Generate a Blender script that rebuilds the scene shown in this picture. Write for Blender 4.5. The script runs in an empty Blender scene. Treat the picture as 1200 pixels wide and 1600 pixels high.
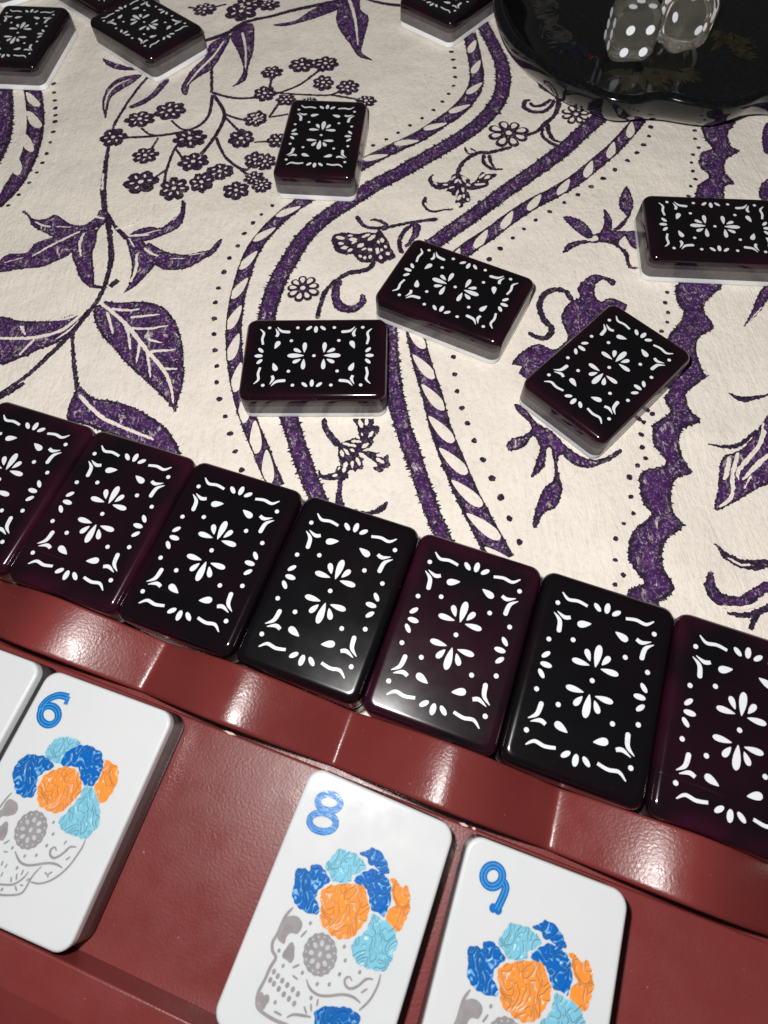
import bpy, bmesh, math, random
from mathutils import Vector, Matrix, noise
from mathutils.geometry import tessellate_polygon
# ------------------------------------------------------------------ camera, world, lamps, exposure
U = 0.01                       # everything below is measured in centimetres, the scene is in metres
SC = bpy.context.scene
COL = SC.collection
rnd = random.Random(11)
CAM_H, PITCH, ROLL = 10.4878, 1.14577, -0.0604
cp, sp, cr, sr = math.cos(PITCH), math.sin(PITCH), math.cos(ROLL), math.sin(ROLL)
fwd = Vector((0, cp, -sp)); rt0 = Vector((1, 0, 0)); up0 = Vector((0, sp, cp))
RT = rt0*cr + up0*sr; UPV = up0*cr - rt0*sr
cam_d = bpy.data.cameras.new('camera'); cam = bpy.data.objects.new('camera', cam_d); COL.objects.link(cam)
m = Matrix((RT, UPV, -fwd)).transposed().to_4x4(); m.translation = Vector((0, 0, CAM_H*U)); cam.matrix_world = m
cam_d.sensor_fit = 'VERTICAL'; cam_d.sensor_height = 36; cam_d.lens = 36*919.9/1600
cam_d.clip_start = 0.003; cam_d.clip_end = 20
SC.camera = cam
cam_d.dof.use_dof = True; cam_d.dof.focus_distance = 11.5*U; cam_d.dof.aperture_fstop = 48
W = bpy.data.worlds.new('World'); SC.world = W; W.use_nodes = True
bg = W.node_tree.nodes['Background']; bg.inputs[0].default_value = (1.0, 0.95, 0.9, 1); bg.inputs[1].default_value = 0.05
# the phone's flash, beside the lens
fl = bpy.data.lights.new('flash', 'POINT'); flo = bpy.data.objects.new('flash', fl); COL.objects.link(flo)
flo.location = (Vector((0, 0, CAM_H)) + RT*-1.0 + UPV*1.2)*U
fl.shadow_soft_size = 0.0022; fl.energy = 1.0; fl.use_nodes = True
nt = fl.node_tree; em = nt.nodes['Emission']; em.inputs[0].default_value = (1.0, 0.98, 0.955, 1)
fo = nt.nodes.new('ShaderNodeLightFalloff'); fo.inputs['Strength'].default_value = 40.5
fo2 = nt.nodes.new('ShaderNodeLightFalloff'); fo2.inputs['Strength'].default_value = 1.0
ad = nt.nodes.new('ShaderNodeMath'); ad.operation = 'ADD'; nt.links.new(fo.outputs['Constant'], ad.inputs[0]); nt.links.new(fo2.outputs['Linear'], ad.inputs[1])
nt.links.new(ad.outputs[0], em.inputs[1])
SC.view_settings.view_transform = 'Standard'; SC.view_settings.look = 'None'; SC.view_settings.exposure = 0; SC.view_settings.gamma = 1
# ------------------------------------------------------------------ materials
class MT:
    def __init__(s, name, col=(.5,.5,.5), rough=.5, **kw):
        s.m = bpy.data.materials.new(name); s.m.use_nodes = True; s.t = s.m.node_tree
        s.b = s.t.nodes['Principled BSDF']; s.b.inputs['Base Color'].default_value = (*col, 1); s.b.inputs['Roughness'].default_value = rough
        for k, v in kw.items(): s.b.inputs[k].default_value = v
        tc = s.t.nodes.new('ShaderNodeTexCoord'); s.obj = tc.outputs['Object']
    def n(s, typ, ins={}, **props):
        q = s.t.nodes.new('ShaderNode'+typ)
        for k, v in props.items(): setattr(q, k, v)
        for k, v in ins.items():
            i = q.inputs[k]
            if hasattr(v, 'is_linked'): s.t.links.new(v, i)
            else: i.default_value = v
        return q
    def noise(s, scale, detail=3, rough=.55, vec=None, dist=0):
        return s.n('TexNoise', {'Vector': vec or s.obj, 'Scale': scale, 'Detail': detail, 'Roughness': rough, 'Distortion': dist}).outputs[0]
    def ramp(s, f, *stops):
        q = s.n('ValToRGB', {'Fac': f}); e = q.color_ramp.elements
        while len(e) < len(stops): e.new(.5)
        for k, (p, c) in zip(e, stops): k.position = p; k.color = (*c, 1) if len(c) == 3 else c
        return q.outputs[0]
    def rng(s, f, a, b, c, d): return s.n('MapRange', {'Value': f, 'From Min': a, 'From Max': b, 'To Min': c, 'To Max': d}).outputs[0]
    def mix(s, f, a, b, mode='MIX'):
        q = s.n('Mix', {}, data_type='RGBA', blend_type=mode)
        for i, v in ((0, f), (6, a), (7, b)):
            if hasattr(v, 'is_linked'): s.t.links.new(v, q.inputs[i])
            else: q.inputs[i].default_value = (*v, 1) if isinstance(v, tuple) and len(v) == 3 else v
        return q.outputs[2]
    def math(s, op, a, b=0): 
        q = s.n('Math', {0: a, 1: b}, operation=op); return q.outputs[0]
    def set(s, k, v): s.t.links.new(v, s.b.inputs[k])
    def bump(s, h, dist, strength=1):
        q = s.n('Bump', {'Height': h, 'Distance': dist, 'Strength': strength}); s.t.links.new(q.outputs[0], s.b.inputs['Normal'])
    def rot(s, a, sc=(1,1,1)): return s.n('Mapping', {'Vector': s.obj, 'Rotation': (0,0,a), 'Scale': sc}).outputs[0]
BLK = (0,0,0); WHT = (1,1,1)
def cloth_nodes(M, cream):
    v = M.noise(90, 4); f = M.noise(900, 4, .65); fib = M.noise(520, 5, .7, M.rot(.5, (1, .22, 1)), 1.5); fib2 = M.noise(420, 5, .7, M.rot(-.8, (1, .25, 1)), 1.5)
    c = M.mix(M.rng(v, .35, .65, 0, 1), tuple(x*.97 for x in cream), tuple(min(1, x*1.02) for x in cream))
    c = M.mix(M.ramp(f, (.33, (.5,.5,.5)), (.5, BLK)), c, tuple(x*a for x, a in zip(cream, (.82,.80,.79))))
    c = M.mix(M.ramp(fib, (.28, (.6,.6,.6)), (.37, BLK)), c, tuple(x*a for x, a in zip(cream, (.60,.57,.58))))
    c = M.mix(M.ramp(fib2, (.63, BLK), (.75, (.55,.55,.55))), c, tuple(min(1, x*1.1) for x in cream))
    fl_ = M.noise(2600, 2, .6); sp_ = M.noise(260, 3, .6)
    fleck = M.math('MULTIPLY', M.rng(fl_, .66, .74, 0, .55), M.rng(sp_, .5, .62, 0, 1))
    c = M.mix(fleck, c, (.16, .11, .14))
    big = M.math('MULTIPLY', M.noise(42, 3, .5), 5.0)
    h = M.math('ADD', big, M.math('ADD', M.math('MULTIPLY', fib, .6), M.math('ADD', M.math('MULTIPLY', fib2, .6), M.math('MULTIPLY', f, .5))))
    return c, h
CREAM = (.82, .752, .672)
def m_cloth():
    M = MT('cream_cotton', rough=.9); c, h = cloth_nodes(M, CREAM); M.set('Base Color', c); M.bump(h, .00035, .9)
    M.b.inputs['Specular IOR Level'].default_value = .15; M.b.inputs['Sheen Weight'].default_value = .08
    return M.m
def m_print(name, dark, light, speck, lo=.60):
    M = MT(name, rough=.85); M.b.inputs['Specular IOR Level'].default_value = .12
    c, h = cloth_nodes(M, CREAM)
    a = M.noise(420, 4, .7); b = M.noise(1500, 3, .7); g = M.noise(700, 5, .75, M.rot(.9, (1, .5, 1)), .8)
    ink = M.mix(M.rng(a, .35, .65, 0, 1), dark, light)
    ink = M.mix(M.rng(b, .55, .75, 0, speck), ink, (.30, .20, .36))
    stip = M.math('MULTIPLY', M.rng(M.noise(1700, 2, .55), .60, .68, 0, .55), M.rng(M.noise(120, 3, .6), .36, .62, .1, 1))
    worn = M.math('MULTIPLY', M.rng(g, lo, lo+.10, 0, 1), M.rng(M.noise(150, 3, .6), .42, .60, .15, 1))
    M.set('Base Color', M.mix(M.math('MULTIPLY', stip, speck), M.mix(M.math('MULTIPLY', worn, speck), ink, c), c)); M.bump(h, .00035, .9)
    return M.m
m_cream = m_cloth()
m_ink = m_print('dark_purple_print', (.018, .012, .025), (.034, .017, .044), .5, .65)
m_inkb = m_print('bright_purple_print', (.024, .011, .040), (.078, .019, .122), .9, .555)
def m_back(name, seed, purple, dust):
    M = MT(name, rough=.1)
    vec = M.n('Mapping', {'Vector': M.obj, 'Location': (seed*.37, seed*.11, seed*.7)}).outputs[0]
    a = M.noise(38, 2, .5, vec)
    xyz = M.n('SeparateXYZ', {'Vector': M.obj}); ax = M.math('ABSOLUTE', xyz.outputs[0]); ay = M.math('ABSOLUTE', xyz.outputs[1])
    rim = M.math('MAXIMUM', M.rng(ax, .0070, .0100, 0, 1), M.rng(ay, .0110, .0146, 0, 1))  # plum tile edges: glow of light through the resin, painted into base colour
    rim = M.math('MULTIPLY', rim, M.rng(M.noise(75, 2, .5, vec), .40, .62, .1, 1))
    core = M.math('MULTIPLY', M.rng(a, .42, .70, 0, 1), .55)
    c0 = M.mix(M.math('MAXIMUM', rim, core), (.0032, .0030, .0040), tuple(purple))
    sm = M.noise(130, 4, .6, vec); sc = M.noise(300, 3, .7, M.n('Mapping', {'Vector': vec, 'Rotation': (0, 0, .35), 'Scale': (.05, 1.6, 1)}).outputs[0])
    sc2 = M.noise(260, 3, .7, M.n('Mapping', {'Vector': vec, 'Rotation': (0, 0, -.8), 'Scale': (.06, 1.6, 1)}).outputs[0])
    scr = M.math('ADD', M.rng(sc, .70, .76, 0, 1), M.rng(sc2, .71, .77, 0, 1))
    r = M.math('ADD', M.rng(sm, .3, .7, .07 + dust*.36, .11 + dust*.46), M.math('MULTIPLY', scr, .35*dust + .03))
    M.set('Roughness', r)
    dst = M.rng(M.noise(5200, 2, .5, vec), .74, .79, 0, .5)
    M.set('Base Color', M.mix(M.math('MULTIPLY', M.math('ADD', dst, M.math('MULTIPLY', scr, .5)), .25 + 1.5*dust), c0, (.11, .10, .105)))
    M.bump(M.math('ADD', M.math('MULTIPLY', sm, .25), M.math('MULTIPLY', scr, -.25)), .00003 + .00003*dust, 1)
    M.b.inputs['Specular IOR Level'].default_value = .5
    return M.m
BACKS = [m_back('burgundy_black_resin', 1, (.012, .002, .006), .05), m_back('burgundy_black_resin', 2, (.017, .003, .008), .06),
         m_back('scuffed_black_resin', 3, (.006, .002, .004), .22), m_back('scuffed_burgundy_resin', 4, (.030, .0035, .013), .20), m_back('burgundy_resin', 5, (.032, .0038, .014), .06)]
def m_smoke(hi):
    M = MT('smoky_resin' if hi else 'dark_smoky_resin', rough=.25); a = M.noise(170, 3, .6); b = M.noise(700, 3, .7)
    c = M.mix(M.rng(a, .3, .7, 0, 1), *(((.085, .075, .077), (.125, .113, .115)) if hi else ((.034, .027, .029), (.060, .050, .053)))); c = M.mix(M.rng(b, .62, .8, 0, .3), c, (.26,.24,.24))
    M.set('Base Color', c); M.b.inputs['Subsurface Weight'].default_value = .2; M.b.inputs['Subsurface Radius'].default_value = (.002, .002, .002)
    M.b.inputs['Subsurface Scale'].default_value = .5; M.set('Roughness', M.rng(a, .3, .7, .2, .34)); return M.m
m_mid = m_smoke(True); m_mid2 = m_smoke(False)
def m_white():
    M = MT('white_resin', (.66, .69, .725), .16); a = M.noise(60, 3); M.set('Base Color', M.mix(M.rng(a, .3, .7, 0, 1), (.655,.68,.70), (.685,.70,.71)))
    M.set('Roughness', M.rng(M.noise(240, 4, .6), .3, .7, .12, .26))
    M.b.inputs['Subsurface Weight'].default_value = .25; M.b.inputs['Subsurface Radius'].default_value = (.002, .002, .002); M.b.inputs['Subsurface Scale'].default_value = .4; return M.m
m_wht = m_white()
m_wp = MT('white_enamel', (.80, .82, .86), .35); m_wp.set('Base Color', m_wp.mix(m_wp.rng(m_wp.noise(700, 4, .7), .55, .75, 0, .5), (.80, .82, .86), (.52, .52, .56))); m_wprint = m_wp.m
def m_petal(name, col, line, spec=.5):
    M = MT(name, rough=.30)
    vec = M.n('Mapping', {'Vector': M.obj, 'Scale': (1.25, .85, 1)}).outputs[0]
    w = M.noise(430, 1.2, .5, vec, .9)
    d = M.math('ABSOLUTE', M.math('SINE', M.math('MULTIPLY', w, 24)))
    e = M.rng(d, .10, .42, 0, 1)
    M.set('Base Color', M.mix(e, line, col))
    M.bump(M.math('ADD', M.rng(d, .0, .7, 0, 1), M.math('MULTIPLY', M.noise(900, 2), .5)), .00011, 1); M.b.inputs['Specular IOR Level'].default_value = .32; return M.m
FM = {'blue': m_petal('blue_enamel', (.005, .125, .48), (.17, .44, .74)), 'sky': m_petal('sky_enamel', (.20, .52, .68), (.30, .60, .72)),
      'orange': m_petal('orange_enamel', (.90, .29, .045), (.80, .47, .30))}
def m_plain(name, col, rough=.2, sc=900):
    M = MT(name, rough=rough); a = M.noise(sc, 3); M.set('Base Color', M.mix(M.rng(a, .3, .7, 0, 1), tuple(x*.88 for x in col), tuple(min(1, x*1.1) for x in col))); M.bump(a, .00006, 1); return M.m
FM['gray'] = m_plain('grey_enamel', (.31, .295, .30)); FM['digit'] = m_plain('blue_enamel_numeral', (.006, .135, .46), .3); FM['digitl'] = m_plain('pale_blue_enamel', (.06, .33, .70))
FM['hole'] = m_plain('grey_white_enamel', (.50, .53, .56))
def m_rack(name, r0, r1, bs):
    M = MT(name, rough=.4)
    a = M.noise(45, 4, .6); pe = M.noise(2500, 2, .5); pl = M.noise(220, 3, .6); st = M.noise(330, 4, .65, M.rot(-.4, (.25, 1, 1)))
    c = M.mix(M.rng(a, .3, .7, 0, 1), (.150, .0245, .0225), (.182, .030, .028)); chip = M.noise(1400, 2, .5)
    scf = M.noise(240, 3, .7, M.n('Mapping', {'Vector': M.obj, 'Rotation': (0, 0, .6), 'Scale': (.05, 1.8, 1)}).outputs[0])
    scf = M.math('MULTIPLY', M.rng(scf, .66, .74, 0, 1), M.rng(a, .5, .62, 0, 1))
    M.set('Roughness', M.math('ADD', M.math('ADD', M.rng(pl, .3, .7, r0, r1), M.rng(M.noise(110, 4, .6), .35, .65, -.03, .05)), M.math('MULTIPLY', scf, .12)))
    M.set('Base Color', M.mix(M.math('MULTIPLY', scf, .22), M.mix(M.rng(chip, .76, .80, 0, .7), c, (.42, .25, .22)), (.36, .20, .18)))

    M.bump(M.math('ADD', M.math('MULTIPLY', pe, 1.0), M.math('ADD', M.math('MULTIPLY', pl, .30), M.math('MULTIPLY', st, .25))), bs, 1)
    M.b.inputs['Specular IOR Level'].default_value = .55; return M.m
m_rk = m_rack('burgundy_lacquer', .35, .43, .000035); m_bar = m_rack('glossy_burgundy_lacquer', .28, .36, .00004)
m_chip = m_plain('bare_chipped_edge', (.62, .46, .42), .6)
M_ = MT('black_lacquer', (.004, .0042, .005), .07); M_.set('Roughness', M_.rng(M_.noise(160, 4, .6), .3, .7, .08, .16)); M_.set('Base Color', M_.mix(M_.rng(M_.noise(900, 3), .5, .8, 0, 1), (.003, .0035, .004), (.010, .011, .012))); M_.b.inputs['Specular IOR Level'].default_value = .42; m_lac = M_.m
def m_paint(n, c): 
    M = MT(n, rough=.4); a = M.noise(600, 4, .7); M.set('Base Color', M.mix(M.rng(a, .35, .65, 0, 1), tuple(x*.25 for x in c), c)); M.b.inputs['Specular IOR Level'].default_value = .3; return M.m
PAINT = {'gold': m_paint('faded_gold_paint', (.036, .029, .016)), 'grey': m_paint('silver_grey_paint', (.042, .040, .038)), 'red': m_paint('red_paint', (.12, .015, .015)), 'green': m_paint('green_paint', (.01, .06, .03)), 'blue': m_paint('navy_paint', (.008, .011, .022))}
m_die = MT('clear_acrylic', (1.0, .94, .84), .01, **{'Transmission Weight': .97, 'IOR': 1.47}).m
m_pip = MT('white_pip_paint', (.80, .83, .88), .4).m
# ------------------------------------------------------------------ helpers
def link(name, me, parent=None, kind=None):
    o = bpy.data.objects.new(name, me); COL.objects.link(o)
    if parent: o.parent = parent
    if kind: o['kind'] = kind
    return o
def tag(o, label=None, cat=None, group=None, kind=None):
    for k, v in (('label', label), ('category', cat), ('group', group), ('kind', kind)):
        if v: o[k] = v
    return o
def mesh(name, vs, fs, mats, smooth=False, mi=None):
    me = bpy.data.meshes.new(name); me.from_pydata([(x*U, y*U, z*U) for x, y, z in vs], [], fs); me.update()
    for q in (mats if isinstance(mats, (list, tuple)) else [mats]): me.materials.append(q)
    if smooth: me.polygons.foreach_set('use_smooth', [True]*len(me.polygons))
    if mi: me.polygons.foreach_set('material_index', mi)
    return me
class Geo:                                            # collects flat or solid pieces of ONE part
    def __init__(s): s.v = []; s.f = []
    def add(s, vs, fs):
        b = len(s.v); s.v += vs; s.f += [tuple(b+i for i in q) for q in fs]
    def poly(s, pts, z):
        n = len(pts)
        if n < 3: return
        tr = tessellate_polygon([[Vector((x, y, 0)) for x, y in pts]])
        fs = []
        for a, b, c in tr:
            A, B, C = pts[a], pts[b], pts[c]
            fs.append((a, b, c) if (B[0]-A[0])*(C[1]-A[1])-(B[1]-A[1])*(C[0]-A[0]) > 0 else (a, c, b))
        s.add([(x, y, z) for x, y in pts], fs)
    def strip(s, L, Rr, z, closed=False):
        n = len(L); vs = [(x, y, z) for x, y in L] + [(x, y, z) for x, y in Rr]
        s.add(vs, [(i, n+i, n+(i+1) % n, (i+1) % n) for i in range(n if closed else n-1)])
    def disc(s, x, y, rx, ry, rot, z, n=10, jit=0):
        c, q = math.cos(rot), math.sin(rot); pts = []
        for i in range(n):
            t = 2*math.pi*i/n; k = 1 + (rnd.uniform(-jit, jit) if jit else 0)
            pts.append((x + rx*k*math.cos(t)*c - ry*k*math.sin(t)*q, y + rx*k*math.cos(t)*q + ry*k*math.sin(t)*c))
        s.add([(a, b, z) for a, b in pts], [tuple(range(n))])
    def mesh(s, name, mat, smooth=False): return mesh(name, s.v, s.f, mat, smooth)
def crom(pts, closed, step):                           # Catmull-Rom resampling by arc length
    n = len(pts); out = []
    if n == 2 and not closed:
        a, b = pts; k = max(2, int(math.dist(a[:2], b[:2])/step)+1)
        return [tuple(x+(y-x)*i/k for x, y in zip(a, b)) for i in range(k+1)]
    for i in range(n if closed else n-1):
        p0, p1, p2, p3 = (pts[(i-1) % n] if closed or i else pts[0]), pts[i], pts[(i+1) % n], (pts[(i+2) % n] if closed or i+2 < n else pts[-1])
        k = max(1, int(math.dist(p1[:2], p2[:2])/step))
        for j in range(k):
            t = j/k; out.append(tuple(.5*(2*b+(c-a)*t+(2*a-5*b+4*c-d)*t*t+(3*b-a-3*c+d)*t**3) for a, b, c, d in zip(p0, p1, p2, p3)))
    if not closed: out.append(tuple(map(float, pts[-1])))
    return out
def normals(p, closed=False):
    n = len(p); r = []
    for i in range(n):
        a = p[(i-1) % n] if closed or i else p[0]; b = p[(i+1) % n] if closed or i < n-1 else p[-1]
        dx, dy = b[0]-a[0], b[1]-a[1]; l = math.hypot(dx, dy) or 1
        r.append((-dy/l, dx/l))
    return r
def nz(x, y, f, s=0): return noise.noise(Vector((x*f+s, y*f-s, s*.7)))
def stroke(g, pts, w, z, step=.03, rough=.02, fringe=0, taper=True, k=1.0):
    q = crom([(x, y, ww) for (x, y), ww in zip(pts, w)], False, step); nn = normals(q); L = []; R_ = []; n = len(q)
    for i, ((x, y, ww), (nx, ny)) in enumerate(zip(q, nn)):
        h = ww*.5*k
        if taper:
            e = min(i, n-1-i)*step; h *= min(1, .25 + e/(ww+1e-6)*1.2)
        a = h + rough*nz(x, y, 14, 1) + rough*nz(x, y, 33, 2); b = h + rough*nz(x, y, 14, 5) + rough*nz(x, y, 33, 6)
        if fringe: 
            if rnd.random() < .42: a += rnd.random()**2*fringe
            if rnd.random() < .42: b += rnd.random()**2*fringe
        L.append((x+nx*max(a, .004), y+ny*max(a, .004))); R_.append((x-nx*max(b, .004), y-ny*max(b, .004)))
    g.strip(R_, L, z)
    return q
def blob(g, pts, z, step=.03, rough=.02, fringe=0, inset=0):
    q = crom(pts, True, step); nn = normals(q, True)
    area = sum(a[0]*b[1]-a[1]*b[0] for a, b in zip(q, q[1:]+q[:1])); sg = -1 if area > 0 else 1
    out = []
    for (x, y), (nx, ny) in zip(q, nn):
        a = rough*(nz(x, y, 14, 3) + nz(x, y, 33, 4)) - inset
        if fringe and rnd.random() < .4: a += rnd.random()**2*fringe
        out.append((x+sg*nx*a, y+sg*ny*a))
    g.poly(out, z)
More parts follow.
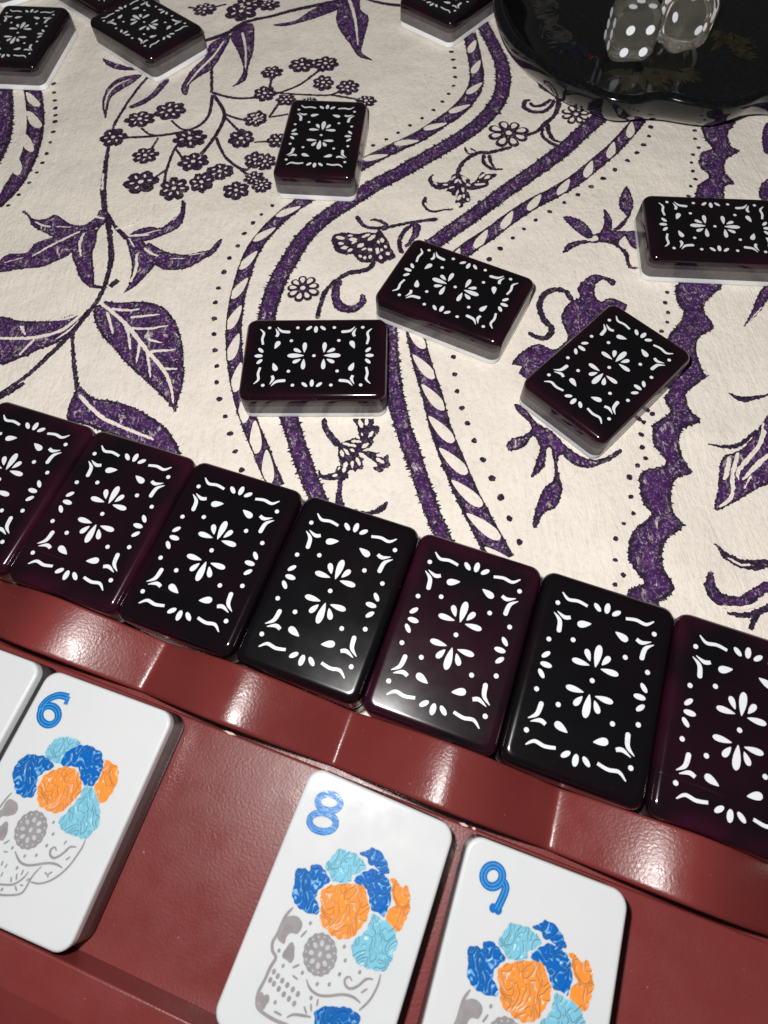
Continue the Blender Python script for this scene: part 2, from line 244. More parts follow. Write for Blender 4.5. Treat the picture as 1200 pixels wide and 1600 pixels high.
# ------------------------------------------------------------------ the printed tablecloth
CL = [['band', [[395, 2130], [413, 2028], [427, 1928], [424, 1840], [404, 1757], [369, 1691], [315, 1626], [249, 1569], [171, 1513], [98, 1461], [28,
1415], [-23, 1373], [-101, 1309], [-154, 1245], [-192, 1170], [-222, 1095], [-240, 1016], [-243, 959], [-229, 831], [-205, 753], [-187, 700], [-174,
652], [-161, 605], [-148, 565], [-135, 530], [-119, 483]], [40, 41, 43, 44, 45, 47, 47, 47, 47, 47, 47, 46, 46, 45, 44, 43, 42, 41, 40, 39, 38, 37,
37, 36, 36, 35]], ['band', [[715, 1692], [675, 1647], [609, 1582], [544, 1515], [464, 1445], [382, 1378], [307, 1313], [240, 1257], [178, 1206], [115,
1147], [66, 1072], [41, 994], [35, 919], [35, 847], [39, 749], [51, 667], [66, 600], [80, 535], [92, 478], [108, 423], [117, 387]], [43, 44, 45, 46,
46, 45, 44, 43, 42, 41, 39, 39, 39, 39, 38, 36, 35, 33, 32, 30, 29]], ['band', [[-1085, 1991], [-1053, 1894], [-1027, 1781], [-1016, 1681], [-1024,
1593]], [66, 64, 62, 61, 60]], ['rope', [[351, 2075], [352, 1942], [347, 1848], [325, 1774], [275, 1700], [225, 1654], [159, 1599], [82, 1553], [11,
1507], [-82, 1437], [-166, 1366], [-215, 1316], [-257, 1258], [-287, 1195], [-304, 1122], [-316, 1042], [-319, 956], [-312, 873], [-296, 785], [-275,
709], [-254, 653], [-234, 598], [-212, 545]], [39, 40, 41, 43, 43, 41, 40, 38, 38, 37, 36, 36, 36, 36, 36, 36, 36, 36, 36, 35, 35, 34, 33]], ['rope',
[[778, 1629], [745, 1585], [674, 1503], [617, 1449], [549, 1388], [487, 1345], [426, 1310], [353, 1256], [306, 1215], [254, 1176], [190, 1119], [135,
1056], [103, 989], [95, 924], [100, 860], [109, 798], [119, 738], [128, 661], [145, 584], [164, 510], [187, 439], [216, 361]], [35, 36, 37, 37, 37,
36, 36, 36, 37, 38, 38, 38, 39, 40, 41, 42, 44, 45, 47, 47, 48, 48]], ['rope', [[-986, 1981], [-956, 1884], [-929, 1772], [-917, 1658], [-926, 1545],
[-951, 1464], [-987, 1414]], [50, 49, 48, 46, 45, 44, 43]], ['dot', [[-908, 1945]], [7]], ['dot', [[-900, 1901]], [7]], ['dot', [[-891, 1863]], [7]],
['dot', [[-883, 1826]], [7]], ['dot', [[-876, 1792]], [7]], ['dot', [[-873, 1763]], [7]], ['dot', [[-869, 1717]], [7]], ['dot', [[-870, 1671]], [6]],
['dot', [[-871, 1624]], [6]], ['dot', [[-876, 1586]], [6]], ['dot', [[-884, 1547]], [6]], ['dot', [[-897, 1508]], [6]], ['dot', [[-916, 1462]], [6]],
['dot', [[-936, 1423]], [6]], ['dot', [[287, 1984]], [7]], ['dot', [[288, 1944]], [7]], ['dot', [[288, 1903]], [7]], ['dot', [[285, 1858]], [7]],
['dot', [[276, 1817]], [6]], ['dot', [[258, 1781]], [6]], ['dot', [[237, 1747]], [6]], ['dot', [[208, 1712]], [6]], ['dot', [[173, 1679]], [6]],
['dot', [[137, 1651]], [6]], ['dot', [[102, 1622]], [6]], ['dot', [[68, 1597]], [6]], ['dot', [[31, 1575]], [6]], ['dot', [[5, 1578]], [6]], ['dot',
[[-240, 1362]], [6]], ['dot', [[-268, 1332]], [6]], ['dot', [[-288, 1303]], [7]], ['dot', [[-308, 1267]], [7]], ['dot', [[-323, 1225]], [7]], ['dot',
[[-341, 1185]], [7]], ['dot', [[-353, 1139]], [7]], ['dot', [[-362, 1089]], [7]], ['dot', [[-367, 1044]], [7]], ['dot', [[-367, 995]], [7]], ['dot',
[[-364, 949]], [6]], ['dot', [[-359, 902]], [6]], ['dot', [[-352, 857]], [6]], ['dot', [[-350, 813]], [6]], ['dot', [[-341, 767]], [6]], ['dot',
[[-326, 722]], [6]], ['dot', [[-313, 678]], [6]], ['dot', [[-300, 634]], [6]], ['dot', [[-285, 589]], [6]], ['dot', [[802, 1617]], [7]], ['dot',
[[792, 1582]], [7]], ['dot', [[778, 1545]], [7]], ['dot', [[755, 1510]], [7]], ['dot', [[730, 1480]], [7]], ['dot', [[699, 1452]], [7]], ['dot',
[[659, 1419]], [7]], ['dot', [[621, 1389]], [7]], ['dot', [[584, 1361]], [7]], ['dot', [[545, 1334]], [7]], ['dot', [[505, 1308]], [6]], ['dot',
[[463, 1279]], [6]], ['dot', [[423, 1252]], [6]], ['dot', [[389, 1224]], [6]], ['dot', [[358, 1195]], [6]], ['dot', [[322, 1162]], [7]], ['dot',
[[290, 1129]], [7]], ['dot', [[175, 843]], [6]], ['dot', [[172, 795]], [6]], ['dot', [[173, 751]], [6]], ['dot', [[178, 707]], [6]], ['dot', [[186,
668]], [6]], ['dot', [[195, 625]], [7]], ['dot', [[208, 579]], [7]], ['dot', [[220, 536]], [7]], ['dot', [[231, 492]], [7]], ['dot', [[242, 446]],
[6]], ['dot', [[254, 396]], [6]], ['dot', [[905, 1556]], [6]], ['dot', [[897, 1522]], [6]], ['dot', [[897, 1486]], [6]], ['dot', [[874, 1459]], [6]],
['dot', [[862, 1429]], [6]], ['dot', [[857, 1396]], [6]], ['dot', [[855, 1365]], [6]], ['dot', [[836, 1340]], [6]], ['dot', [[821, 1304]], [6]],
['dot', [[687, 991]], [6]], ['dot', [[675, 961]], [6]], ['dot', [[674, 932]], [6]], ['dot', [[665, 904]], [5]], ['dot', [[646, 879]], [5]], ['dot',
[[565, 674]], [6]], ['dot', [[573, 664]], [6]], ['dot', [[543, 653]], [6]], ['dot', [[550, 645]], [6]], ['dot', [[538, 616]], [6]], ['dot', [[533,
586]], [6]], ['dot', [[534, 560]], [6]], ['dot', [[514, 545]], [6]], ['dot', [[492, 520]], [6]], ['dot', [[485, 477]], [6]], ['dot', [[482, 441]],
[5]], ['dot', [[459, 421]], [5]], ['dot', [[437, 391]], [5]], ['dot', [[427, 349]], [5]], ['dot', [[435, 319]], [5]], ['dot', [[416, 302]], [5]],
['scallop', [[940, 1595], [922, 1524], [931, 1480], [899, 1465], [879, 1416], [892, 1372], [853, 1337], [832, 1268], [893, 1262], [921, 1331], [948,
1340], [937, 1386], [957, 1434], [999, 1461], [983, 1484], [990, 1536], [1023, 1587]], None], ['scallop', [[724, 1019], [702, 968], [707, 926], [680,
888], [660, 868], [648, 836], [651, 794], [624, 762], [622, 718], [607, 702], [609, 665], [570, 638], [558, 601], [559, 585], [570, 545], [519, 529],
[507, 497], [506, 459], [515, 436], [472, 403], [453, 361], [456, 331], [469, 302], [436, 287], [435, 256], [484, 253], [486, 262], [522, 287], [512,
332], [528, 378], [570, 410], [559, 438], [564, 474], [582, 509], [617, 521], [611, 542], [609, 582], [624, 621], [666, 639], [654, 667], [653, 699],
[662, 715], [716, 752], [708, 756], [707, 814], [723, 854], [764, 881], [756, 928], [773, 962], [814, 995], [807, 1012]], None], ['stem', [[-673,
1367], [-689, 1449], [-697, 1533], [-701, 1621], [-701, 1695], [-694, 1751], [-671, 1836], [-643, 1915], [-622, 1955]], [14, 16, 14, 11, 8, 9, 9, 9,
10]], ['vein', [[-700, 1525], [-693, 1457]], [5, 5]], ['leaf', [[-729, 1765], [-747, 1834], [-743, 1904], [-711, 1953], [-648, 1963], [-669, 1923],
[-703, 1890], [-726, 1852], [-726, 1783]], None], ['vein', [[-735, 1803], [-735, 1873], [-713, 1917], [-678, 1939]], [2, 5, 5, 3]], ['leaf', [[-668,
1809], [-640, 1833], [-613, 1871], [-575, 1929], [-561, 1923], [-587, 1863], [-620, 1821], [-649, 1805]], None], ['vein', [[-645, 1824], [-612, 1861],
[-591, 1905]], [2, 5, 3]], ['leaf', [[-777, 2059], [-748, 2038], [-713, 2018], [-664, 1989], [-717, 1994], [-759, 2022]], None], ['leaf', [[-501,
1853], [-514, 1856], [-521, 1893], [-496, 1974], [-461, 2036], [-449, 2102], [-389, 2142], [-410, 2042], [-437, 1968], [-467, 1940], [-496, 1901]],
None], ['vein', [[-505, 1891], [-475, 1962], [-435, 2033], [-407, 2109]], [3, 6, 6, 4]], ['leaf', [[-388, 2136], [-361, 2048], [-341, 1959], [-357,
1897], [-370, 1876], [-332, 1905], [-325, 1979], [-313, 2065], [-321, 2193], [-357, 2185]], None], ['vein', [[-352, 2149], [-338, 2057], [-334,
1958]], [7, 5, 3]], ['stem', [[-467, 2121], [-403, 2152], [-345, 2208], [-291, 2226]], [17, 19, 18, 14]], ['stem', [[-439, 2001], [-433, 1915], [-430,
1853]], [10, 9, 9]], ['twig', [[-427, 1853], [-359, 1821], [-291, 1819], [-242, 1833], [-230, 1833]], [7, 7, 7, 7, 7]], ['twig', [[-426, 1843], [-432,
1745], [-473, 1692], [-561, 1672], [-663, 1672]], [7, 7, 7, 7, 7]], ['twig', [[-423, 1842], [-386, 1750], [-405, 1658], [-441, 1580]], [8, 8, 8, 8]],
['twig', [[-386, 1750], [-336, 1721], [-300, 1718]], [6, 6, 6]], ['twig', [[-386, 1740], [-340, 1670]], [6, 6]], ['twig', [[-404, 1648], [-369, 1556],
[-315, 1507], [-294, 1544]], [7, 6, 6, 6]], ['twig', [[-369, 1556], [-297, 1472]], [6, 6]], ['twig', [[-566, 1663], [-579, 1619]], [5, 5]], ['twig',
[[-478, 1683], [-514, 1613], [-529, 1527], [-530, 1476]], [6, 6, 6, 6]], ['twig', [[-514, 1613], [-486, 1562]], [5, 5]], ['twig', [[-529, 1527],
[-560, 1495]], [5, 5]], ['twig', [[-619, 1710], [-592, 1680], [-561, 1672]], [5, 5, 5]], ['twig', [[-537, 1736], [-503, 1695], [-473, 1692]], [5, 5,
5]], ['blossom', [[-627, 1749]], [36]], ['blossom', [[-544, 1780]], [40]], ['blossom', [[-693, 1675]], [35]], ['blossom', [[-476, 1650]], [40]],
['blossom', [[-594, 1589]], [32]], ['blossom', [[-459, 1551]], [36]], ['blossom', [[-384, 1505]], [32]], ['blossom', [[-430, 1467]], [33]],
['blossom', [[-593, 1481]], [41]], ['blossom', [[-502, 1448]], [38]], ['blossom', [[-333, 1637]], [35]], ['blossom', [[-337, 1426]], [32]],
['blossom', [[-297, 1718]], [30]], ['blossom', [[-291, 1544]], [29]], ['blossom', [[-480, 2295]], [34]], ['blossom', [[-361, 2270]], [48]],
['blossom', [[-339, 2311]], [41]], ['blossom', [[-291, 1471]], [25]], ['blossom', [[-254, 1934]], [29]], ['blossom', [[-165, 1962]], [35]],
['blossom', [[-94, 1960]], [35]], ['blossom', [[-273, 1833]], [32]], ['blossom', [[-102, 1867]], [31]], ['blossom', [[-31, 1839]], [32]], ['blossom',
[[-210, 1797]], [25]], ['blossom', [[19, 1769]], [26]], ['blossom', [[-291, 1722]], [27]], ['blossom', [[-232, 1619]], [28]], ['blossom', [[-264,
1533]], [29]], ['blossom', [[-270, 1440]], [25]], ['blossom', [[-143, 1785]], [18]], ['twig', [[-536, 2314], [-480, 2301], [-412, 2319]], [7, 7, 7]],
['twig', [[-230, 1833], [-174, 1864], [-130, 1911], [-104, 1940]], [6, 6, 6, 6]], ['twig', [[-230, 1831], [-143, 1815], [-81, 1809], [-43, 1835]], [6,
6, 6, 6]], ['twig', [[-258, 1723], [-232, 1784], [-226, 1823]], [5, 6, 6]], ['twig', [[-258, 1723], [-203, 1732]], [5, 5]], ['twig', [[-81, 1809],
[10, 1775]], [6, 6]], ['twig', [[-253, 1918], [-260, 1857]], [6, 6]], ['twig', [[-296, 1618], [-237, 1619]], [5, 5]], ['leaf', [[-49, 2273], [-57,
2189], [-42, 2117], [-18, 2057], [6, 1990], [47, 1966], [17, 2009], [24, 2064], [46, 2190], [22, 2241], [17, 2328], [-37, 2334]], None], ['vein',
[[-16, 2319], [2, 2194], [7, 2043]], [8, 7, 3]], ['leaf', [[-256, 2186], [-222, 2173], [-162, 2190], [-94, 2222], [-46, 2254], [-45, 2291], [-93,
2284], [-141, 2249], [-189, 2200]], None], ['stem', [[-318, 2223], [-264, 2233], [-189, 2261], [-38, 2303]], [14, 15, 17, 18]], ['stem', [[38, 2301],
[92, 2270], [152, 2249]], [7, 15, 16]], ['blossom', [[-273, 2297]], [31]], ['leaf', [[-892, 1398], [-855, 1365], [-824, 1364], [-801, 1374], [-757,
1339], [-723, 1332], [-699, 1353], [-687, 1384], [-669, 1374], [-664, 1343], [-693, 1316], [-719, 1307], [-749, 1292], [-781, 1290], [-823, 1314],
[-856, 1340], [-874, 1376]], None], ['vein', [[-850, 1352], [-828, 1337], [-805, 1330]], [3, 5, 2]], ['vein', [[-791, 1330], [-754, 1323]], [2, 2]],
['leaf', [[-920, 1208], [-901, 1242], [-853, 1246], [-838, 1274], [-808, 1290], [-772, 1298], [-725, 1313], [-711, 1310], [-733, 1258], [-744, 1229],
[-773, 1210], [-801, 1194], [-853, 1190], [-915, 1184]], None], ['vein', [[-834, 1228], [-793, 1263], [-727, 1307]], [3, 5, 4]], ['vein', [[-900,
1212], [-855, 1227]], [2, 2]], ['leaf', [[-714, 1310], [-693, 1316], [-682, 1283], [-684, 1224], [-670, 1152], [-667, 1114], [-698, 1140], [-722,
1191], [-741, 1244], [-738, 1273]], None], ['vein', [[-715, 1301], [-721, 1264], [-711, 1219]], [4, 6, 3]], ['stem', [[-672, 1375], [-650, 1288],
[-636, 1213], [-636, 1156], [-640, 1115]], [12, 14, 15, 12, 11]], ['stem', [[-669, 1359], [-679, 1328], [-688, 1299]], [5, 6, 6]], ['stem', [[-669,
1119], [-637, 1111]], [7, 13]], ['stem', [[-668, 1370], [-642, 1321], [-604, 1273]], [11, 10, 14]], ['leaf', [[-607, 1277], [-583, 1301], [-551,
1311], [-521, 1305], [-496, 1332], [-478, 1358], [-477, 1401], [-466, 1385], [-467, 1326], [-485, 1295], [-515, 1277], [-546, 1263], [-578, 1261]],
None], ['vein', [[-580, 1277], [-523, 1295]], [3, 3]], ['vein', [[-492, 1326], [-476, 1354]], [3, 2]], ['leaf', [[-550, 1253], [-522, 1234], [-493,
1216], [-455, 1205], [-419, 1211], [-393, 1218], [-374, 1246], [-362, 1250], [-379, 1206], [-406, 1185], [-441, 1160], [-482, 1156], [-515, 1169],
[-545, 1205]], None], ['vein', [[-488, 1192], [-449, 1190]], [2, 2]], ['vein', [[-442, 1200], [-405, 1205]], [2, 2]], ['vein', [[-556, 1234], [-538,
1216], [-516, 1203]], [3, 6, 3]], ['leaf', [[-607, 1278], [-574, 1270], [-550, 1246], [-515, 1203], [-525, 1175], [-539, 1148], [-561, 1115], [-589,
1091], [-581, 1117], [-580, 1173], [-592, 1224]], None], ['vein', [[-573, 1215], [-568, 1165], [-576, 1122]], [3, 6, 3]], ['vein', [[-598, 1272],
[-581, 1239]], [3, 3]], ['stem', [[-626, 1114], [-608, 1134]], [13, 15]], ['stem', [[-638, 1115], [-651, 1069], [-670, 1028], [-695, 978]], [10, 12,
13, 12]], ['stem', [[-695, 978], [-736, 917], [-774, 866], [-833, 810]], [13, 12, 11, 12]], ['vein', [[-783, 861], [-819, 829]], [3, 3]], ['vein',
[[-657, 1069], [-668, 1044]], [3, 3]], ['stem', [[-694, 975], [-676, 888], [-655, 811]], [9, 9, 12]], ['bigleaf', [[-654, 1033], [-636, 1066], [-595,
1061], [-534, 1059], [-491, 1038], [-462, 1002], [-439, 943], [-428, 881], [-424, 823], [-431, 767], [-434, 742], [-450, 763], [-497, 817], [-551,
873], [-591, 924], [-627, 970]], None], ['vein', [[-640, 1061], [-588, 1011], [-553, 967], [-512, 909], [-473, 858], [-450, 810], [-440, 762]], [7, 7,
8, 7, 7, 5, 3]], ['vein', [[-612, 1041], [-571, 1033], [-544, 1035]], [6, 5, 4]], ['vein', [[-563, 1011], [-494, 1015]], [6, 3]], ['vein', [[-564,
979], [-514, 974], [-471, 980]], [6, 5, 3]], ['vein', [[-516, 943], [-480, 930]], [6, 3]], ['vein', [[-507, 907], [-449, 908]], [6, 3]], ['vein',
[[-473, 857], [-439, 853]], [6, 3]], ['vein', [[-621, 1033], [-609, 1000], [-597, 965]], [6, 5, 3]], ['vein', [[-570, 988], [-559, 952], [-552, 916]],
[6, 5, 3]], ['vein', [[-532, 938], [-533, 877]], [6, 3]], ['vein', [[-512, 911], [-497, 834]], [6, 3]], ['bigleaf', [[-882, 1033], [-820, 1023],
[-754, 1018], [-706, 1028], [-668, 1047], [-670, 1023], [-693, 985], [-727, 950], [-763, 934], [-798, 914], [-854, 905]], None], ['vein', [[-673,
1043], [-714, 989], [-779, 968], [-869, 973]], [7, 7, 7, 6]], ['vein', [[-673, 1041], [-709, 1021], [-754, 1016]], [6, 5, 3]], ['vein', [[-819, 1007],
[-801, 977]], [6, 3]], ['vein', [[-778, 963], [-804, 919]], [6, 3]], ['vein', [[-683, 1012], [-703, 982], [-729, 959]], [2, 4, 2]], ['bigleaf',
[[-667, 740], [-662, 806], [-648, 819], [-620, 792], [-567, 777], [-513, 751], [-458, 709], [-426, 665], [-420, 633], [-479, 653], [-545, 683], [-623,
721]], None], ['vein', [[-649, 799], [-594, 740], [-539, 707], [-472, 673]], [7, 7, 6, 4]], ['vein', [[-706, 1362], [-670, 1347]], [7, 4]], ['vein',
[[-638, 1306], [-591, 1327]], [6, 4]], ['vein', [[-745, 1405], [-737, 1333]], [7, 4]], ['vein', [[-602, 1280], [-548, 1279]], [6, 4]], ['stem',
[[-832, 801], [-807, 819], [-779, 843]], [10, 10, 10]], ['vine', [[539, 1828], [524, 1796], [533, 1776], [550, 1755], [563, 1731], [557, 1690], [537,
1651], [506, 1619], [486, 1595], [449, 1577], [426, 1570]], [8, 9, 10, 11, 11, 11, 10, 10, 9, 9, 8]], ['vine', [[487, 1729], [470, 1726], [463, 1699],
[485, 1677], [516, 1676], [544, 1705], [552, 1727]], [6, 9, 11, 10, 10, 8, 6]], ['vine', [[483, 1720], [489, 1703], [515, 1703], [545, 1728]], [6, 8,
9, 9]], ['vine', [[501, 1602], [493, 1573], [510, 1541], [535, 1526], [562, 1541], [575, 1582]], [5, 8, 9, 9, 8, 6]], ['vine', [[518, 1622], [513,
1592], [520, 1553], [543, 1540]], [10, 10, 8, 4]], ['vine', [[535, 1805], [551, 1817], [563, 1802]], [9, 8, 7]], ['daisy', [[599, 1651]], [42, 8]],
['daisy', [[403, 1589]], [57, 8]], ['blossom', [[522, 1893]], [19]], ['blossom', [[550, 1853]], [21]], ['blossom', [[577, 1809]], [15]], ['vine',
[[404, 1534], [375, 1525], [341, 1516], [314, 1518], [283, 1500], [261, 1475], [247, 1441]], [9, 9, 10, 10, 9, 9, 9]], ['vine', [[279, 1546], [280,
1526], [289, 1516], [318, 1519]], [4, 5, 5, 4]], ['vine', [[292, 1540], [306, 1522]], [4, 4]], ['vine', [[327, 1511], [321, 1484], [330, 1460], [348,
1448], [369, 1449]], [7, 8, 8, 7, 5]], ['vine', [[339, 1507], [340, 1477], [347, 1449]], [10, 7, 4]], ['petal', [[185, 1439], [179, 1431], [181,
1415], [193, 1411], [216, 1409], [223, 1417], [231, 1416], [230, 1430], [247, 1444], [260, 1431], [276, 1415], [276, 1400], [290, 1408], [312, 1441],
[321, 1431], [347, 1430], [342, 1418], [325, 1405], [323, 1388], [304, 1379], [284, 1374], [273, 1375], [265, 1376], [270, 1353], [268, 1334], [260,
1330], [252, 1327], [247, 1313], [237, 1314], [244, 1327], [230, 1331], [233, 1342], [238, 1356], [225, 1360], [222, 1371], [211, 1376], [216, 1386],
[191, 1384], [176, 1398], [168, 1422], [173, 1436], [183, 1443]], None], ['vein', [[181, 1409], [190, 1399]], [5, 5]], ['vein', [[204, 1398], [217,
1397]], [5, 5]], ['vein', [[218, 1383], [234, 1388]], [4, 4]], ['vein', [[231, 1416], [240, 1427]], [5, 5]], ['vein', [[235, 1401], [246, 1417]], [5,
5]], ['vein', [[246, 1415], [252, 1397]], [5, 4]], ['vein', [[256, 1425], [269, 1413]], [7, 7]], ['vein', [[258, 1416], [264, 1401]], [5, 4]],
['vein', [[266, 1396], [274, 1386]], [6, 6]], ['vein', [[301, 1413], [317, 1430]], [6, 6]], ['vein', [[314, 1409], [330, 1422]], [7, 7]], ['vein',
[[286, 1390], [314, 1391]], [6, 6]], ['vein', [[295, 1402], [298, 1400]], [4, 4]], ['vein', [[254, 1382], [254, 1365]], [5, 5]], ['vein', [[254,
1357], [253, 1342]], [5, 5]], ['vein', [[242, 1375], [235, 1356]], [5, 5]], ['vein', [[246, 1355], [236, 1336]], [6, 6]], ['vein', [[262, 1342], [264,
1331]], [5, 5]], ['vine', [[157, 1360], [151, 1338], [158, 1316], [174, 1303], [193, 1307], [223, 1309]], [6, 10, 10, 7, 4, 4]], ['vein', [[153,
1335], [161, 1315], [176, 1305]], [3, 6, 3]], ['vine', [[180, 1276], [115, 1270], [66, 1260], [36, 1249]], [9, 8, 8, 7]], ['vine', [[-23, 1306], [-20,
1292], [-4, 1265], [17, 1258], [39, 1256]], [9, 9, 8, 8, 7]], ['vine', [[9, 1287], [26, 1286], [47, 1269], [37, 1254]], [5, 7, 8, 8]], ['vine', [[122,
1266], [93, 1241], [79, 1209], [78, 1183], [86, 1165]], [8, 9, 9, 9, 8]], ['vine', [[126, 1265], [121, 1232], [108, 1207], [92, 1185]], [17, 14, 9,
6]], ['petal', [[-90, 1227], [-82, 1243], [-67, 1248], [-46, 1246], [-24, 1241], [2, 1245], [21, 1241], [29, 1257], [39, 1236], [49, 1212], [56,
1185], [65, 1158], [54, 1146], [42, 1144], [32, 1135], [19, 1143], [12, 1142], [-11, 1142], [-25, 1150], [-34, 1166], [-38, 1173], [-59, 1173], [-80,
1186], [-85, 1206]], None], ['vein', [[-78, 1231], [-56, 1224]], [9, 9]], ['vein', [[-49, 1233], [-36, 1234]], [6, 6]], ['vein', [[-46, 1221], [-25,
1218]], [9, 9]], ['vein', [[-40, 1206], [-27, 1215]], [6, 6]], ['vein', [[-73, 1210], [-59, 1207]], [7, 7]], ['vein', [[-67, 1192], [-48, 1195]], [9,
9]], ['vein', [[-51, 1179], [-39, 1188]], [7, 7]], ['vein', [[-14, 1225], [7, 1235]], [6, 6]], ['vein', [[1, 1212], [19, 1231]], [8, 8]], ['vein',
[[-27, 1192], [-10, 1203]], [9, 9]], ['vein', [[-16, 1181], [-5, 1188]], [6, 6]], ['vein', [[1, 1186], [9, 1177]], [12, 12]], ['vein', [[-23, 1166],
[-18, 1157]], [7, 7]], ['vein', [[-9, 1161], [-9, 1150]], [6, 6]], ['vein', [[5, 1163], [3, 1151]], [7, 7]], ['vein', [[26, 1212], [27, 1200]], [7,
7]], ['vein', [[35, 1219], [37, 1203]], [7, 7]], ['vein', [[23, 1186], [21, 1165]], [7, 7]], ['vein', [[33, 1183], [32, 1173]], [5, 5]], ['vein',
[[41, 1193], [46, 1183]], [8, 8]], ['vein', [[28, 1161], [30, 1147]], [7, 7]], ['vein', [[44, 1170], [51, 1159]], [11, 11]], ['vine', [[13, 1147], [3,
1125], [-19, 1115], [-50, 1111], [-78, 1093]], [9, 10, 11, 10, 9]], ['vine', [[-78, 1094], [-109, 1052], [-128, 975]], [8, 9, 9]], ['vine', [[-71,
1093], [-83, 1050], [-73, 1010], [-43, 998], [-20, 1019], [-21, 1042]], [10, 17, 19, 17, 12, 7]], ['vein', [[-69, 1069], [-67, 1029], [-48, 1011],
[-30, 1026]], [3, 8, 7, 3]], ['daisy', [[-160, 1070]], [41, 9]], ['vine', [[-114, 703], [-113, 679], [-101, 656], [-84, 630]], [8, 9, 10, 12]],
['petal', [[-81, 638], [-59, 646], [-50, 649], [-41, 643], [-43, 656], [-43, 663], [-47, 680], [-51, 695], [-11, 692], [-13, 677], [-2, 675], [-1,
662], [-13, 644], [-13, 634], [-23, 624], [-33, 617], [-20, 615], [-11, 610], [-1, 610], [-10, 605], [6, 597], [13, 605], [16, 600], [16, 586], [19,
579], [11, 574], [2, 573], [2, 566], [-8, 565], [-16, 574], [-13, 581], [-30, 598], [-36, 598], [-39, 576], [-48, 575], [-53, 568], [-59, 574], [-69,
569], [-68, 557], [-77, 551], [-86, 553], [-101, 553], [-118, 557], [-128, 566], [-127, 578], [-121, 568], [-107, 567], [-95, 571], [-90, 584], [-84,
586], [-84, 601], [-87, 610], [-86, 628]], None], ['vein', [[-40, 692], [-35, 671]], [8, 8]], ['vein', [[-25, 693], [-25, 676]], [7, 7]], ['vein',
[[-37, 659], [-34, 651]], [5, 5]], ['vein', [[-12, 661], [-23, 646]], [6, 6]], ['vein', [[-59, 640], [-38, 637]], [5, 5]], ['vein', [[-77, 636], [-49,
627]], [5, 5]], ['vein', [[-62, 621], [-53, 614]], [6, 6]], ['vein', [[-38, 623], [-23, 632]], [8, 8]], ['vein', [[-36, 615], [-23, 619]], [3, 3]],
['vein', [[-75, 624], [-64, 607]], [5, 5]], ['vein', [[-80, 620], [-77, 604]], [6, 6]], ['vein', [[-70, 592], [-77, 568]], [6, 6]], ['vein', [[-59,
593], [-58, 577]], [6, 5]], ['vein', [[-49, 601], [-43, 581]], [6, 6]], ['vein', [[-44, 611], [-8, 577]], [7, 7]], ['vein', [[-9, 596], [6, 583]], [7,
7]], ['vein', [[-84, 581], [-87, 574]], [4, 4]], ['vein', [[-100, 561], [-89, 563]], [5, 5]], ['vine', [[-84, 555], [-86, 533], [-88, 508], [-81,
487]], [8, 8, 11, 16]], ['vine', [[-59, 485], [-36, 475], [-12, 479], [0, 488], [8, 498]], [4, 6, 9, 9, 5]], ['cream', [[-981, 1903], [-961, 1890],
[-931, 1850], [-930, 1834], [-946, 1837], [-967, 1861]], None], ['cream', [[-961, 1813], [-939, 1800], [-908, 1755], [-906, 1736], [-920, 1735],
[-937, 1750], [-953, 1782]], None], ['cream', [[-949, 1711], [-934, 1698], [-916, 1664], [-908, 1638], [-917, 1630], [-937, 1651], [-947, 1685]],
None], ['cream', [[-952, 1619], [-935, 1591], [-925, 1560], [-931, 1535], [-949, 1552], [-956, 1586]], None], ['cream', [[-969, 1540], [-963, 1519],
[-962, 1486], [-965, 1467], [-976, 1458], [-983, 1511]], None], ['cream', [[-1004, 2008], [-979, 1980], [-956, 1953], [-949, 1927], [-967, 1933],
[-991, 1965]], None], ['leaf', [[493, 1257], [528, 1247], [549, 1216], [551, 1183], [536, 1179], [511, 1212]], None], ['leaf', [[600, 1274], [610,
1233], [594, 1187], [565, 1182], [587, 1220]], None], ['leaf', [[675, 1354], [649, 1315], [639, 1277], [648, 1245], [623, 1217], [599, 1193], [632,
1209], [665, 1259], [678, 1297]], None], ['leaf', [[473, 1134], [487, 1163], [524, 1173], [559, 1164], [563, 1185], [548, 1185], [587, 1198], [628,
1195], [664, 1188], [656, 1134], [638, 1143], [630, 1176], [609, 1153], [625, 1123], [623, 1081], [639, 1071], [621, 1070], [614, 1085], [613, 1124],
[584, 1158], [522, 1160]], None], ['dragon', [[576, 1037], [556, 1050], [533, 1059], [504, 1044], [483, 1018], [484, 992], [457, 978], [433, 944],
[431, 913], [434, 876], [399, 846], [367, 864], [333, 849], [300, 815], [320, 805], [314, 785], [367, 764], [513, 894], [584, 952], [557, 983], [530,
976], [520, 995], [529, 1028], [549, 1041], [567, 1020]], None], ['vine', [[465, 980], [455, 1010], [430, 1020], [402, 1005], [387, 973], [390, 935],
[403, 903], [386, 880], [363, 885], [350, 899]], [10, 10, 11, 11, 11, 11, 11, 10, 9, 9]], ['dragon', [[291, 709], [310, 697], [331, 658], [358, 635],
[385, 593], [423, 565], [454, 568], [486, 583], [488, 575], [456, 558], [420, 546], [387, 555], [366, 579], [354, 550], [355, 502], [335, 464], [310,
452], [290, 423], [286, 438], [301, 473], [318, 505], [344, 531], [349, 595], [339, 591], [327, 554], [298, 532], [309, 558], [325, 597], [317, 628],
[296, 604], [264, 596], [265, 619], [305, 634], [317, 654], [295, 687]], None], ['leafs', [[744, 703], [771, 686], [828, 694]], [2, 13, 4]], ['stem',
[[667, 584], [698, 575], [729, 578], [774, 608]], [3, 7, 9, 7]], ['leaf', [[640, 439], [659, 486], [676, 533], [692, 554], [731, 568], [773, 606],
[800, 635], [828, 654], [779, 506], [732, 477], [687, 454], [673, 448]], None], ['vein', [[719, 559], [693, 508], [677, 462], [647, 442]], [6, 7, 6,
